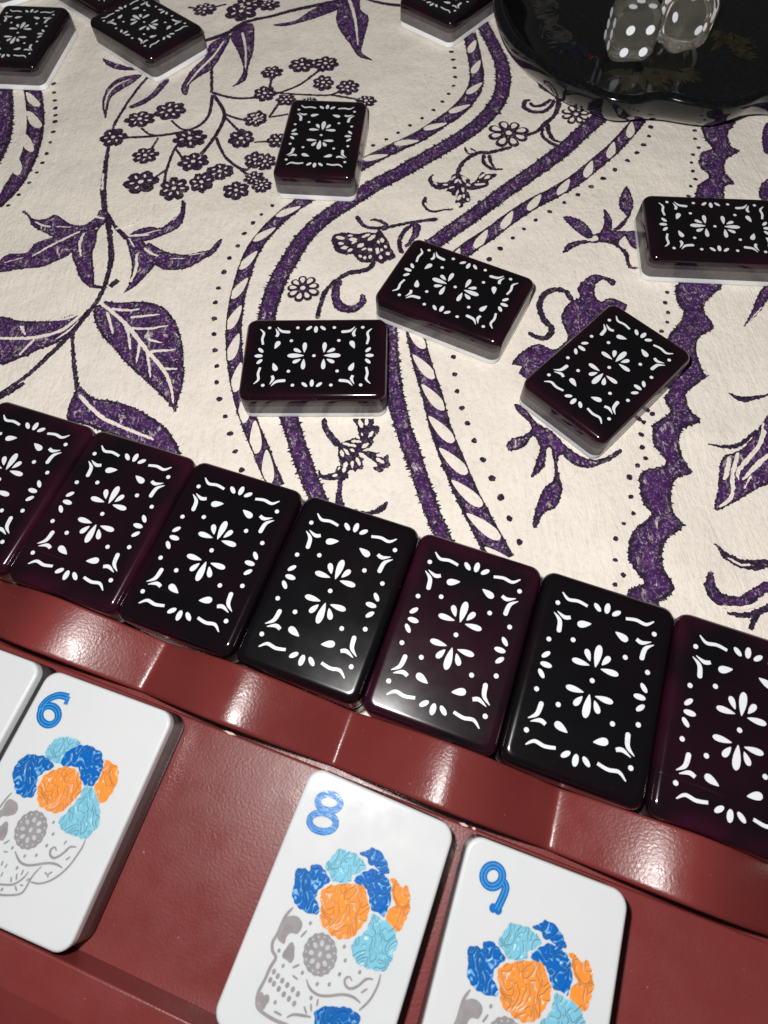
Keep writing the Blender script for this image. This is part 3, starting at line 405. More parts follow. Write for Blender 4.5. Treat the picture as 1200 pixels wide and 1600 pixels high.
3]], ['vein', [[789, 607], [760, 566], [710, 521], [701, 498]], [6, 7, 6, 3]], ['vein', [[779, 550], [748, 528], [709, 497]], [6, 8, 3]], ['vein',
[[700, 551], [682, 513], [672, 500]], [6, 8, 3]], ['vein', [[792, 625], [770, 576]], [3, 3]], ['vein', [[728, 505], [707, 478]], [3, 3]], ['leafs',
[[619, 370], [634, 343], [664, 324], [712, 325]], [2, 14, 20, 16]], ['vein', [[633, 339], [652, 325], [671, 322]], [2, 5, 2]], ['leafs', [[597, 316],
[588, 286], [600, 261], [635, 255], [671, 273], [699, 287]], [9, 21, 25, 23, 19, 18]], ['vein', [[596, 248], [631, 243], [664, 249]], [4, 6, 4]],
['stem', [[603, 237], [627, 231], [651, 234], [685, 244]], [6, 9, 10, 11]], ['stem', [[634, 205], [651, 227], [660, 238]], [8, 11, 14]], ['leaf',
[[1092, 1553], [1125, 1568], [1086, 1452], [1060, 1457]], None], ['leaf', [[998, 1300], [1021, 1338], [1051, 1343], [1020, 1251], [999, 1269]], None],
['leafs', [[830, 879], [867, 917], [899, 959], [931, 995]], [2, 14, 24, 23]], ['vein', [[843, 887], [885, 928]], [1, 2]]]
cloth_z = -0.036; LAY = {'A': -0.032, 'B': -0.020, 'C': -0.011, 'D': -0.0015}
def lay(k): LAY[k] += .00003; return LAY[k]
g = Geo(); N = 60
for j in range(N+1):
    for i in range(N+1):
        x, y = -45+90*i/N, -25+85*j/N; g.v.append((x, y, cloth_z))
g.f = [(j*(N+1)+i, j*(N+1)+i+1, (j+1)*(N+1)+i+1, (j+1)*(N+1)+i) for j in range(N) for i in range(N)]
cloth = link('tablecloth', g.mesh('tablecloth', m_cream, True))
tag(cloth, 'cream cotton tablecloth printed with purple vines, leaves and scalloped bands', 'tablecloth', kind='structure')
PARTS = {}
def G(name, mat): return PARTS.setdefault((name, mat.name), (Geo(), mat))[0]
def cm(p): return [(x/100, y/100) for x, y in p]
for kind, pts, w in CL:
    p = cm(pts)
    if kind == 'band':
        ww = [x/100 for x in w]; stroke(G('printed_band', m_ink), p, ww, lay('A'), .022, .022, .075, False); stroke(G('printed_band_fill', m_inkb), p, ww, lay('B'), .03, .03, .03, False, .62)
    elif kind == 'rope':
        ww = [x/100 for x in w]; q = stroke(G('printed_rope', m_ink), p, ww, lay('A'), .022, .018, .05, False); stroke(G('printed_rope_fill', m_inkb), p, ww, lay('B'), .03, .03, 0, False, .60)
        sg = 1 if p[0][0] > 5.4 or p[0][0] < -5 else -1
        nn = normals(q)
        for sd in (1, -1):
            L = []; R2 = []
            for (x, y, wd), (nx, ny) in zip(q, nn):
                o = wd*.5 - .012 + .014*nz(x, y, 12, sd*9); k = .016 + .010*nz(x, y, 25, 4); L.append((x+sd*nx*(o+k), y+sd*ny*(o+k))); R2.append((x+sd*nx*(o-k), y+sd*ny*(o-k)))
            G('printed_rope_edge', m_ink).strip(*((R2, L) if sd > 0 else (L, R2)), lay('D'))
        acc = .3
        for i in range(1, len(q)):
            acc += math.dist(q[i][:2], q[i-1][:2])
            pitch = .76 + .26*min(1, max(0, (q[i][1]-5)/10))
            if acc > pitch and p[0][0] > -5:
                acc = 0; x, y, wd = q[i]; nx, ny = nn[i]; ang = math.atan2(-nx, ny)
                low = max(0, min(1, (.95-pitch)/.12)); hl = .35 + .06*low; hw = .105 + .012*low; a = ang + sg*math.asin(min(.5, .36*wd/hl))
                leaf = []
                for t in range(18):
                    th = 2*math.pi*t/18; lx = hl*math.cos(th); ly = hw*math.sin(th)*(1+.42*math.cos(th))
                    lx += .012*nz(x+lx, y+ly, 20); leaf.append((x+lx*math.cos(a)-ly*math.sin(a), y+lx*math.sin(a)+ly*math.cos(a)))
                G('printed_rope_leaf', m_cream).poly(leaf, lay('C'))
    elif kind == 'cream':
        blob(G('printed_rope_leaf', m_cream), p, lay('C'), .03, .012)
    elif kind == 'dot':
        r = w[0]/100; G('printed_dot', m_ink).disc(*p[0], r*rnd.uniform(.85, 1.15), r*rnd.uniform(.85, 1.15), rnd.random()*3, lay('A'), 12, .18)
    elif kind in ('scallop', 'dragon', 'leaf', 'bigleaf', 'petal'):
        nm = {'scallop': 'printed_scallop', 'dragon': 'printed_foliage', 'leaf': 'printed_leaf', 'bigleaf': 'printed_leaf', 'petal': 'printed_flower'}[kind]
        blob(G(nm, m_ink), p, lay('A'), .022, .018, .05 if kind in ('scallop', 'bigleaf') else .025)
        if kind != 'petal': blob(G(nm+'_fill', m_inkb), p, lay('B'), .03, .03, 0, {'scallop': .07, 'dragon': .055, 'leaf': .045, 'bigleaf': .06}[kind])
    elif kind in ('stem', 'twig', 'vine', 'leafs'):
        nm = 'printed_stem' if kind != 'leafs' else 'printed_leaf'
        ww = [x/100*{'twig': 1.4, 'vine': 1.3}.get(kind, 1) for x in w]; stroke(G(nm, m_ink), p, ww, lay('A'), .022, .02 if kind != 'twig' else .012, .02 if kind != 'twig' else .012, kind in ('vine', 'leafs'))
        if max(ww) > .2: stroke(G(nm+'_fill', m_inkb), p, ww, lay('B'), .03, .02, 0, True, .5)
    elif kind == 'vein':
        stroke(G('unprinted_vein', m_cream), p, [x/100*1.25 for x in w], lay('C'), .025, .016, 0, True)
    elif kind == 'blossom':
        x, y = p[0]; r = w[0]/100*1.12; n = rnd.choice((6, 7, 7, 8)); a0 = rnd.random()*6; sx = rnd.uniform(.9, 1.1)
        pts2 = [(x+r*sx*(.72+.30*abs(math.cos((n*t+a0)/2))**.6)*math.cos(t), y+r/sx*(.72+.30*abs(math.cos((n*t+a0)/2))**.6)*math.sin(t)) for t in [2*math.pi*i/70 for i in range(70)]]
        blob(G('printed_blossom', m_ink), pts2, lay('A'), .03, .02, .03)
        G('unprinted_vein', m_cream).disc(x, y, r*.15, r*.15, 0, lay('C'), 8, .2)
        for i in range(n):
            if rnd.random() < .9:
                t = (2*math.pi*i-a0)/n; G('unprinted_vein', m_cream).disc(x+r*.52*math.cos(t), y+r*.52*math.sin(t), r*.15, r*.075, t+rnd.uniform(-.5, .5), lay('C'), 8, .2)
    elif kind == 'daisy':
        x, y = p[0]; r = w[0]/100; n = w[1]*100//100 if w[1] > 20 else w[1]
        for i in range(n):
            t = 2*math.pi*i/n + .2; rr = r*rnd.uniform(.9, 1.08); c_, s_ = math.cos(t), math.sin(t)
            def tear(k, off): return [(x+(rr*off+rr*k*.42*(math.cos(q)+.0))*c_-rr*k*.20*math.sin(q)*(1.25+.5*math.cos(q))*s_, y+(rr*off+rr*k*.42*math.cos(q))*s_+rr*k*.20*math.sin(q)*(1.25+.5*math.cos(q))*c_) for q in [2*math.pi*j/22 for j in range(22)]]
            G('printed_flower', m_ink).poly(tear(1.0, .6), lay('A')); G('unprinted_vein', m_cream).poly(tear(.54, .62), lay('C'))
        G('printed_flower', m_ink).disc(x, y, r*.26, r*.26, 0, lay('B'), 12, .1); G('unprinted_vein', m_cream).disc(x, y, r*.15, r*.15, 0, lay('C')+.0004, 10, .1)
for (nm, mn), (gg, mat) in PARTS.items(): link(nm, gg.mesh(nm, mat), cloth, 'stuff')
# ------------------------------------------------------------------ mahjong tiles
TW, TL, TT = 2.075, 3.02, .72
def rrect(w, l, r, n=7):
    out = []
    for cx, cy, a in ((w/2-r, l/2-r, 0), (-w/2+r, l/2-r, 90), (-w/2+r, -l/2+r, 180), (w/2-r, -l/2+r, 270)):
        for i in range(n+1):
            t = math.radians(a+90*i/n); out.append((cx+r*math.cos(t), cy+r*math.sin(t)))
    return out
def ringmesh(name, prof, mat, cap_lo, cap_hi):        # prof: (inset, z) from low to high
    vs = []; fs = []; n = None
    for ins, z in prof:
        q = rrect(TW-2*ins, TL-2*ins, max(.20-ins*.75, .03)); n = len(q); vs += [(x, y, z) for x, y in q]
    for k in range(len(prof)-1): fs += [(k*n+i, k*n+(i+1) % n, (k+1)*n+(i+1) % n, (k+1)*n+i) for i in range(n)]
    if cap_lo: fs.append(tuple(reversed(range(n))))
    if cap_hi: fs.append(tuple(range((len(prof)-1)*n, len(prof)*n)))
    return mesh(name, vs, fs, mat, True)
def arc(r, z0, up, n=7):                              # rounded edge of radius r ending on plane z0
    o = []
    for i in range(n+1):
        t = math.pi/2*i/n; o.append((r*(1-math.cos(t)), z0 - r*(1-math.sin(t)) if up else z0 + r*(1-math.sin(t))))
    return o
LOF, MID, UPP = .155, .40, .51                                   # face layer, smoky layer, back layer (measured from the face)
face_prof = [(.06, 0.0)] + list(reversed(arc(.045, 0, False))) + [(0, LOF-.01), (0, LOF)]
ME_face = ringmesh('face_layer', face_prof, m_wht, True, False)
ME_mid = ringmesh('middle_layer', [(.0015, LOF), (.0015, LOF+.02), (.0015, MID-.02), (.0015, MID)], m_mid, False, False)
ME_upp = ringmesh('dark_middle_layer', [(.0005, MID), (.0005, MID+.02), (.0005, UPP-.02), (.0005, UPP)], m_mid2, False, False)
back_prof = [(0, UPP), (0, UPP+.01)] + arc(.145, TT, True, 9) + [(.165, TT)]
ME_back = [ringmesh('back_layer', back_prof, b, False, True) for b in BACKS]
# white print on the back: one quadrant mirrored twice
gp = Geo()
def tear(g, a, b, w, z, fat=.72, mirror=((1,1),)):      # drop from thin end a to fat end b
    for sx, sy in mirror:
        ax, ay, bx, by = a[0]*sx, a[1]*sy, b[0]*sx, b[1]*sy; dx, dy = bx-ax, by-ay; l = math.hypot(dx, dy); dx /= l; dy /= l; L = []; R_ = []
        pts = []
        for i in range(20):
            th = 2*math.pi*i/20; t = .5-.5*math.cos(th); h = w*.5*math.sin(th)*(.35+.95*t**fat)
            pts.append((ax+dx*l*t - dy*h, ay+dy*l*t + dx*h))
        g.poly(pts, z)
def lens(g, a, b, w, z, mirror):
    for sx, sy in mirror:
        ax, ay, bx, by = a[0]*sx, a[1]*sy, b[0]*sx, b[1]*sy; dx, dy = bx-ax, by-ay; l = math.hypot(dx, dy); dx /= l; dy /= l
        g.poly([(ax+dx*l*t-dy*h, ay+dy*l*t+dx*h) for t, h in [(.5-.5*math.cos(q), w*.5*math.sin(q)*(1-.0*math.cos(q))) for q in [2*math.pi*i/18 for i in range(18)]]], z)
def comma(g, pts, w, z, mirror):
    for sx, sy in mirror:
        q = crom([(x*sx, y*sy, ww) for (x, y), ww in zip(pts, w)], False, .02); nn = normals(q)
        L = [(x+nx*h/2, y+ny*h/2) for (x, y, h), (nx, ny) in zip(q, nn)]; R_ = [(x-nx*h/2, y-ny*h/2) for (x, y, h), (nx, ny) in zip(q, nn)]
        cap = [(q[-1][0]+math.cos(t)*nn[-1][0]*q[-1][2]/2+math.sin(t)*nn[-1][1]*q[-1][2]/2, q[-1][1]+math.cos(t)*nn[-1][1]*q[-1][2]/2-math.sin(t)*nn[-1][0]*q[-1][2]/2) for t in [math.pi*i/6 for i in range(1, 6)]]
        pl = L + cap + list(reversed(R_))
        g.poly(pl, z)
PZ = TT + .0012
M4 = ((1,1),(-1,1),(1,-1),(-1,-1)); MX = ((1,1),(-1,1)); MY = ((1,1),(1,-1))
tear(gp, (.004, .205), (.004, .555), .112, PZ, .72, MY)
tear(gp, (.088, .268), (.180, .432), .088, PZ, .72, M4)
tear(gp, (.082, .207), (.348, .209), .092, PZ, .72, M4)
lens(gp, (0, 1.07), (0, 1.243), .088, PZ, MY)
lens(gp, (.09, 1.072), (.203, 1.176), .076, PZ, M4)
lens(gp, (.606, 0), (.782, 0), .084, PZ, MX)
lens(gp, (.680, .205), (.782, .092), .072, PZ, M4)
comma(gp, [(.296, 1.092), (.45, 1.122), (.600, 1.102), (.703, 1.182)], (.046, .052, .05, .02), PZ, M4)
comma(gp, [(.505, .830), (.590, .802), (.716, .858)], (.055, .062, .012), PZ, M4)
comma(gp, [(.765, .828), (.655, .730), (.629, .575)], (.010, .062, .072), PZ, M4)
tear(gp, (.184, .836), (.385, .757), .115, PZ, .9, M4)
for x, y in ((.744, .995), (.7434, .39), (.395, .501)):
    for sx, sy in M4: gp.disc(x*sx, y*sy, .037, .037, 0, PZ, 14)
gp.disc(0, 0, .037, .037, 0, PZ, 14)
ME_print = gp.mesh('back_print', m_wprint)
def face_down(x, y, th, label, group, back=0, top=TT, seen=True):
    """a tile lying on its white face; top is the height of its patterned back"""
    e = bpy.data.objects.new('mahjong_tile', None); COL.objects.link(e); e.location = (x*U, y*U, (top-TT)*U); e.rotation_euler = (0, 0, th); e.empty_display_size = .005
    tag(e, label, 'mahjong tile', group)
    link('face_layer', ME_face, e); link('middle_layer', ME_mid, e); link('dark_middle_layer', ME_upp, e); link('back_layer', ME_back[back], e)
    if seen: link('back_print', ME_print, e, 'stuff')
    return e
S_ = 'tiles scattered face down on the cloth'
SCAT = [[-1.257, 8.075, 1.502, 1, 'dark tile lying square and lengthwise just in front of the tilted one, nearest the rack'],
 [1.856, 9.723, 1.033, 1, 'dark tile tilted clockwise, touching the corner of the lengthwise one'],
 [4.728, 7.325, -0.854, 1, 'dark tile lying diagonally beside the purple scalloped band'],
 [7.951, 11.079, 1.428, 0, 'dark tile lying lengthwise at the right edge of the photo'],
 [-1.028, 15.152, -0.157, 1, 'dark tile standing upright alone below the blossom sprays'],
 [-6.233, 20.844, 0.771, 0, 'dark diamond-wise tile at the top left, in front of another'],
 [-9.963, 20.681, -0.171, 0, 'dark upright tile cut by the left edge at the top'],
 [3.14, 21.68, -0.776, 0, 'dark diamond-wise tile beside the black tray'],
 [-7.93, 23.45, 0.771, 0, 'dark tile mostly out of frame behind the diamond-wise one'],
 [-11.3, 25.4, 0.5, 0, 'dark tile at the top left corner, only its white edge in view']]
for x, y, th, b, lab in SCAT: face_down(x, y, th, lab, S_, b)
R_ = 'dark tiles in the double row behind the rack'
ROW = [[-6.735, 5.173, -0.388, 4, 'upper dark patterned tile of the row behind the rack, leftmost, cut by the photo edge'],
 [-4.801, 4.379, -0.39, 4, 'upper dark patterned tile of the row behind the rack, second from the left'],
 [-2.88, 3.59, -0.393, 0, 'upper dark patterned tile of the row behind the rack, third from the left'],
 [-0.932, 2.774, -0.401, 2, 'upper dark patterned tile of the row behind the rack, fourth from the left'],
 [0.99, 1.953, -0.4, 3, 'upper dark patterned tile of the row behind the rack, third from the right'],
 [2.927, 1.155, -0.401, 2, 'upper dark patterned tile of the row behind the rack, second from the right'],
 [4.869, 0.353, -0.402, 4, 'upper dark patterned tile of the row behind the rack, rightmost, cut by the photo edge']]
for x, y, th, b, lab in ROW:
    face_down(x, y, th, lab, R_, b, 2*TT)
    face_down(x+rnd.uniform(-.012, .012), y+rnd.uniform(.0, .02), th+rnd.uniform(-.004, .004), lab.replace('upper dark patterned tile', 'hidden lower dark tile'), R_, b, TT, False)
# ------------------------------------------------------------------ the rack
RA = -.394
rack = bpy.data.objects.new('tile_rack', None); COL.objects.link(rack); rack.rotation_euler = (0, 0, RA); rack.empty_display_size = .01
tag(rack, 'burgundy lacquered tile rack holding white numbered tiles along its shelf', 'tile rack')
SH = .963
def extrude(prof, u0, u1, name, mat, parent, nseg=1):
    vs = []; fs = []; n = len(prof)
    for k in range(nseg+1):
        u = u0+(u1-u0)*k/nseg; vs += [(u, v, z) for v, z in prof]
    for k in range(nseg): fs += [(k*n+i, k*n+(i+1) % n, (k+1)*n+(i+1) % n, (k+1)*n+i) for i in range(n)]
    fs += [tuple(reversed(range(n))), tuple(range(nseg*n, nseg*n+n))]
    me = mesh(name, vs, fs, mat, False); o = link(name, me, parent); return o
def rounded(pts, rad, n=5):                             # 2-D outline with filleted corners
    out = []
    N_ = len(pts)
    for i, p in enumerate(pts):
        r = rad[i]
        if r <= 0: out.append(p); continue
        a, b = pts[i-1], pts[(i+1) % N_]; P_ = Vector(p); A = (Vector(a)-P_); B = (Vector(b)-P_); ang = A.angle(B); d = r/math.tan(ang/2)
        A.normalize(); B.normalize(); s0, s1 = P_+A*d, P_+B*d
        for k in range(n+1):
            t = k/n; out.append(tuple((s0*(1-t)**2 + P_*2*t*(1-t) + s1*t*t)))
    return out
def autosm(o, deg=40):
    me = o.data
    me.polygons.foreach_set('use_smooth', [True]*len(me.polygons))
    try: me.set_sharp_from_angle(angle=math.radians(deg))
    except Exception: pass
shelf = extrude(rounded([(-3.424, 0.0), (-3.424, SH), (-.265, SH), (-.300, 0.0)], [0, .0, .05, 0]), -13, 10, 'shelf', m_rk, rack, 1); autosm(shelf)
base = extrude([(-.31, 0.0), (-.31, .42), (.66, .42), (.66, 0.0)], -13, 10, 'base', m_rk, rack, 1)
lip = extrude(rounded([(-5.6, 0.0), (-4.45, 1.27), (-3.93, 1.425), (-3.426, 1.44), (-3.426, 0.0)], [0, .06, .04, .035, 0]), -13, 10, 'front_lip', m_rk, rack, 1); autosm(lip)
for u, wd in ((-2.65, .20), (1.05, .12), (1.2, .05)):
    gch = Geo(); gch.poly([(u+wd*.5*math.cos(t)*(1+.3*rnd.uniform(-1, 1)), -.272+.016*math.sin(t)*(1+.3*rnd.uniform(-1, 1))) for t in [2*math.pi*i/14 for i in range(14)]], SH+.0015)
    link('paint_chip', gch.mesh('paint_chip', m_chip), rack)
# the pusher bar between shelf and tiles: soft bulges with pinched grooves between them
bar = bpy.data.objects.new('pusher_bar', None); COL.objects.link(bar); bar.rotation_euler = (0, 0, RA); bar.empty_display_size = .01
tag(bar, 'burgundy pusher bar of rounded segments between the rack and the dark tiles', 'pusher bar')
CUT = [-11.162, -7.788, -4.414, -1.04, 2.333, 5.707, 9.081]
def bulge(e, ln):                                        # height above the groove at distance e from it
    x = 1 - 2*e/ln; return .74*ln/2/2.2*(math.log(math.cosh(2.2)) - math.log(math.cosh(2.2*x)))
Z0 = .38
VP = rounded([(-.195, 0.0), (-.195, .23), (.68, .16), (.68, 0.0)], [0, .07, .05, 0], 6)
for k in range(len(CUT)-1):
    u0, u1 = CUT[k], CUT[k+1]; vs = []; fs = []; n = len(VP); ln = u1-u0
    us = [0, .008, .016, .024, .032, .042, .055, .07, .09, .12, .16] + [.2+(ln-.4)*i/40 for i in range(41)]; us += [ln-q for q in reversed(us[:11])]; S = len(us)-1
    for d in us:
        u = u0+d; e = min(d, ln-d); e = math.sqrt(e*e+.06**2)-.06; a = bulge(e, ln)
        for v, z in VP: vs.append((u, v, (Z0 + z + a if z > .05 else .43)))
    for j in range(S): fs += [(j*n+i, (j+1)*n+i, (j+1)*n+(i+1) % n, j*n+(i+1) % n)[::-1] for i in range(n)]
    me = mesh('bar_segment', vs, fs, m_bar); o = link('bar_segment', me, bar); autosm(o, 50)
# ------------------------------------------------------------------ painted tile faces
FD = {'A': [['poly', 'blue', [[-724, 224], [-710, 314], [-628, 353], [-578, 343], [-564, 433], [-459, 443], [-369, 402], [-281, 345], [-313, 273], [-372,
205], [-363, 104], [-286, 32], [-294, -51], [-407, -74], [-514, -73], [-630, -16], [-690, 94], [-676, 160]], None], ['poly', 'sky', [[-390, 470],
[-350, 609], [-317, 700], [-223, 737], [-77, 732], [44, 702], [101, 648], [31, 559], [-30, 490], [-29, 445], [-174, 365], [-264, 367], [-307, 426]],
None], ['poly', 'blue', [[-35, 764], [19, 808], [96, 885], [187, 882], [275, 839], [378, 757], [396, 687], [307, 667], [219, 709], [132, 706], [58,
754]], None], ['poly', 'blue', [[1, 479], [77, 577], [171, 652], [289, 668], [409, 632], [497, 517], [523, 380], [508, 330], [507, 243], [398, 258],
[328, 259], [272, 355], [186, 439], [79, 442]], None], ['poly', 'orange', [[-329, 147], [-307, 260], [-196, 334], [-89, 376], [30, 430], [170, 433],
[227, 337], [305, 250], [313, 123], [259, 2], [206, -119], [58, -177], [-92, -151], [-209, -83], [-258, 28]], None], ['poly', 'orange', [[434, 657],
[540, 654], [595, 600], [666, 643], [740, 539], [772, 405], [759, 256], [728, 158], [650, 184], [552, 217], [553, 348], [603, 397], [509, 507], [495,
591]], None], ['poly', 'sky', [[238, -176], [289, -72], [353, 25], [368, 202], [452, 207], [635, 179], [708, 122], [764, 18], [733, -78], [756, -137],
[706, -267], [585, -301], [426, -323], [300, -263]], None], ['poly', 'blue', [[97, -985], [108, -916], [207, -837], [297, -815], [408, -764], [524,
-764], [596, -800], [607, -885], [564, -978], [382, -1089], [205, -1096]], None]], 'SK': [['flower', 'gray', [[-83, -408], [114, -329], [7, -611]],
None], ['poly', 'gray', [[-645, -270], [-588, -182], [-475, -159], [-411, -220], [-423, -311], [-497, -340], [-545, -387], [-541, -470], [-612, -470],
[-661, -405]], None], ['poly', 'gray', [[-508, -597], [-495, -494], [-451, -421], [-407, -459], [-370, -556], [-393, -620], [-453, -602]], None],
['st', 'gray', [[-596, -90], [-646, -212], [-661, -405], [-680, -511], [-641, -594], [-576, -637], [-597, -756], [-605, -881], [-623, -1022], [-600,
-1119], [-552, -1165], [-440, -1186], [-286, -1189], [-143, -1171]], 28], ['st', 'gray', [[-135, -695], [-63, -760], [49, -782], [168, -748], [335,
-668], [458, -646], [558, -665]], 22], ['st', 'gray', [[385, -509], [339, -480], [298, -523], [330, -577], [399, -583], [473, -520], [536, -428],
[615, -397]], 22], ['st', 'gray', [[683, -316], [689, -435], [653, -595], [571, -738]], 20], ['dot', 'gray', [[-537, -773]], 34], ['dot', 'gray',
[[-474, -795]], 34], ['dot', 'gray', [[-404, -815]], 34], ['dot', 'gray', [[-328, -832]], 34], ['dot', 'gray', [[-248, -846]], 34], ['dot', 'gray',
[[-173, -864]], 34], ['dot', 'gray', [[-542, -863]], 34], ['dot', 'gray', [[-485, -880]], 34], ['dot', 'gray', [[-409, -904]], 34], ['dot', 'gray',
[[-330, -930]], 34], ['dot', 'gray', [[-253, -944]], 34], ['dot', 'gray', [[-176, -964]], 34], ['dot', 'gray', [[-324, -160]], 26], ['dot', 'gray',
[[165, -226]], 26], ['dot', 'gray', [[229, -350]], 26], ['dot', 'gray', [[218, -501]], 26], ['dot', 'gray', [[438, -393]], 26], ['dot', 'gray', [[141,
-639]], 26], ['dot', 'gray', [[4, -690]], 26], ['dot', 'gray', [[-570, -559]], 26], ['dot', 'gray', [[-457, -679]], 26], ['dot', 'gray', [[-209,
-656]], 26], ['dot', 'gray', [[-10, -839]], 26], ['dot', 'gray', [[-393, -1037]], 26], ['st', 'gray', [[-377, -335], [-333, -246]], 26], ['st',
'gray', [[-342, -655], [-275, -594]], 26], ['st', 'gray', [[-310, -723], [-236, -735]], 26], ['st', 'gray', [[42, -955], [12, -889]], 26], ['st',
'gray', [[86, -886], [73, -818]], 26], ['st', 'gray', [[-56, -942], [2, -997]], 26], ['st', 'gray', [[528, -572], [585, -509]], 26], ['st', 'gray',
[[-370, -1119], [-269, -1118]], 26], ['dot', 'gray', [[-586, -1061]], 60], ['dot', 'gray', [[-511, -1057]], 60], ['dot', 'gray', [[-525, -1115]], 60],
['st', 'gray', [[-202, -1117], [-130, -1056], [64, -1005]], 22]], 'D': {'8': [['st', 'blue', [[-496, 1205], [-495, 1179], [-505, 1152], [-524, 1127],
[-551, 1104], [-585, 1086], [-623, 1073], [-662, 1067], [-701, 1067], [-736, 1075], [-765, 1089], [-786, 1109], [-797, 1132], [-799, 1158], [-789,
1186], [-770, 1211], [-743, 1234], [-709, 1253], [-670, 1266], [-630, 1272], [-592, 1271], [-557, 1263], [-528, 1249], [-507, 1229], [-496, 1205]],
88], ['st', 'blue', [[-460, 964], [-459, 935], [-470, 905], [-492, 876], [-524, 851], [-562, 830], [-606, 815], [-651, 808], [-695, 808], [-735, 816],
[-768, 832], [-792, 853], [-805, 879], [-807, 909], [-796, 939], [-774, 968], [-743, 994], [-703, 1015], [-659, 1030], [-613, 1037], [-569, 1036],
[-529, 1028], [-496, 1012], [-473, 991], [-460, 964]], 88]], '9': [['st', 'blue', [[-521, 1151], [-524, 1119], [-535, 1088], [-553, 1060], [-577,
1037], [-605, 1020], [-635, 1011], [-666, 1010], [-695, 1018], [-720, 1033], [-739, 1054], [-752, 1082], [-758, 1112], [-755, 1144], [-744, 1176],
[-726, 1204], [-702, 1227], [-673, 1244], [-643, 1253], [-612, 1254], [-583, 1246], [-558, 1231], [-538, 1209], [-525, 1181], [-521, 1151]], 102],
['st', 'blue', [[-497, 1117], [-452, 1066], [-465, 941], [-502, 799]], 98], ['dot', 'blue', [[-547, 800]], 100], ['dot', 'blue', [[-483, 801]], 100]],
'6': [['st', 'blue', [[-550, 949], [-544, 917], [-548, 886], [-561, 858], [-583, 835], [-612, 818], [-646, 809], [-683, 808], [-720, 816], [-756,
831], [-787, 852], [-811, 880], [-827, 910], [-834, 942], [-830, 973], [-817, 1002], [-795, 1025], [-766, 1042], [-731, 1051], [-694, 1052], [-656,
1044], [-620, 1029], [-590, 1007], [-566, 979], [-550, 949]], 102], ['st', 'blue', [[-824, 925], [-854, 1003], [-814, 1123], [-700, 1215], [-552,
1236]], 102], ['st', 'blue', [[-557, 1246], [-542, 1132]], 60]]}, 'B': [['poly', 'sky', [[-466, 486], [-432, 675], [-297, 750], [-156, 766], [-68,
718], [-167, 584], [-179, 431], [-302, 415]], None], ['poly', 'blue', [[-767, 112], [-773, 259], [-670, 381], [-514, 420], [-352, 398], [-258, 342],
[-350, 251], [-397, 161], [-321, -31], [-417, -110], [-588, -95], [-703, 36]], None], ['poly', 'blue', [[-166, 410], [-192, 576], [-56, 697], [34,
747], [137, 748], [291, 710], [399, 547], [407, 355], [327, 292], [201, 335], [92, 446], [-49, 436]], None], ['poly', 'orange', [[-322, 41], [-324,
210], [-203, 348], [18, 421], [177, 327], [260, 185], [210, 50], [131, -105], [-18, -143], [-199, -109]], None], ['poly', 'orange', [[389, 668], [486,
650], [583, 633], [675, 492], [669, 297], [600, 168], [430, 290], [420, 407], [423, 530]], None], ['poly', 'sky', [[160, -200], [221, -64], [283,
122], [285, 266], [429, 266], [604, 110], [692, -69], [622, -264], [441, -290], [265, -280]], None], ['flower', 'gray', [[-138, -421], [70, -352],
[-13, -617]], None], ['poly', 'gray', [[-654, -331], [-634, -206], [-506, -199], [-437, -283], [-490, -358], [-603, -408], [-649, -493], [-712,
-420]], None], ['poly', 'gray', [[-537, -639], [-552, -529], [-501, -439], [-432, -535], [-430, -648], [-483, -655]], None], ['st', 'gray', [[-200,
-704], [-139, -751], [-58, -791], [40, -791], [139, -755], [232, -708], [330, -671], [420, -660], [499, -671]], 22], ['st', 'gray', [[322, -529],
[282, -494], [244, -531], [261, -588], [328, -609], [387, -566], [439, -490], [473, -426], [551, -404]], 22], ['st', 'gray', [[618, -280], [627,
-379], [604, -503], [570, -629], [502, -755], [401, -864], [293, -923], [182, -938]], 18], ['st', 'gray', [[229, -743], [188, -832], [167, -933],
[166, -1008], [136, -1092], [7, -1154], [-215, -1219]], 18], ['st', 'gray', [[100, -847], [72, -937], [-3, -1027], [-97, -1068], [-247, -1100], [-428,
-1085]], 18], ['st', 'gray', [[-342, -619], [-395, -681]], 24], ['st', 'gray', [[388, -376], [377, -428]], 24], ['st', 'gray', [[-290, -849], [-284,
-905]], 24], ['st', 'gray', [[-214, -862], [-224, -913]], 24], ['st', 'gray', [[-218, -959], [-218, -1015]], 24], ['st', 'gray', [[-88, -971], [-52,
-1025]], 24], ['st', 'gray', [[-36, -916], [-3, -981]], 24], ['st', 'gray', [[23, -850], [28, -914]], 24], ['st', 'gray', [[-287, -742], [-345,
-757]], 24], ['st', 'gray', [[17, -1039], [72, -1086]], 24], ['st', 'gray', [[492, -579], [533, -526]], 24], ['st', 'gray', [[127, -947], [157,
-908]], 24], ['st', 'gray', [[305, -788], [362, -802]], 24], ['st', 'gray', [[396, -749], [363, -793]], 24], ['st', 'gray', [[358, -794], [375,
-826]], 24], ['st', 'gray', [[72, -1012], [117, -1006]], 24], ['dot', 'gray', [[-257, -684]], 24], ['dot', 'gray', [[-68, -861]], 24], ['dot', 'gray',
[[-48, -711]], 24], ['dot', 'gray', [[94, -654]], 24], ['dot', 'gray', [[166, -513]], 24], ['dot', 'gray', [[175, -368]], 24], ['dot', 'gray', [[106,
-246]], 24], ['dot', 'gray', [[-122, -1132]], 24], ['dot', 'gray', [[-553, -528]], 24], ['st', 'gray', [[-636, -112], [-670, -218], [-701, -393],
[-696, -531], [-622, -599], [-592, -815], [-562, -1026], [-316, -1139], [-120, -1180]], 20]]}
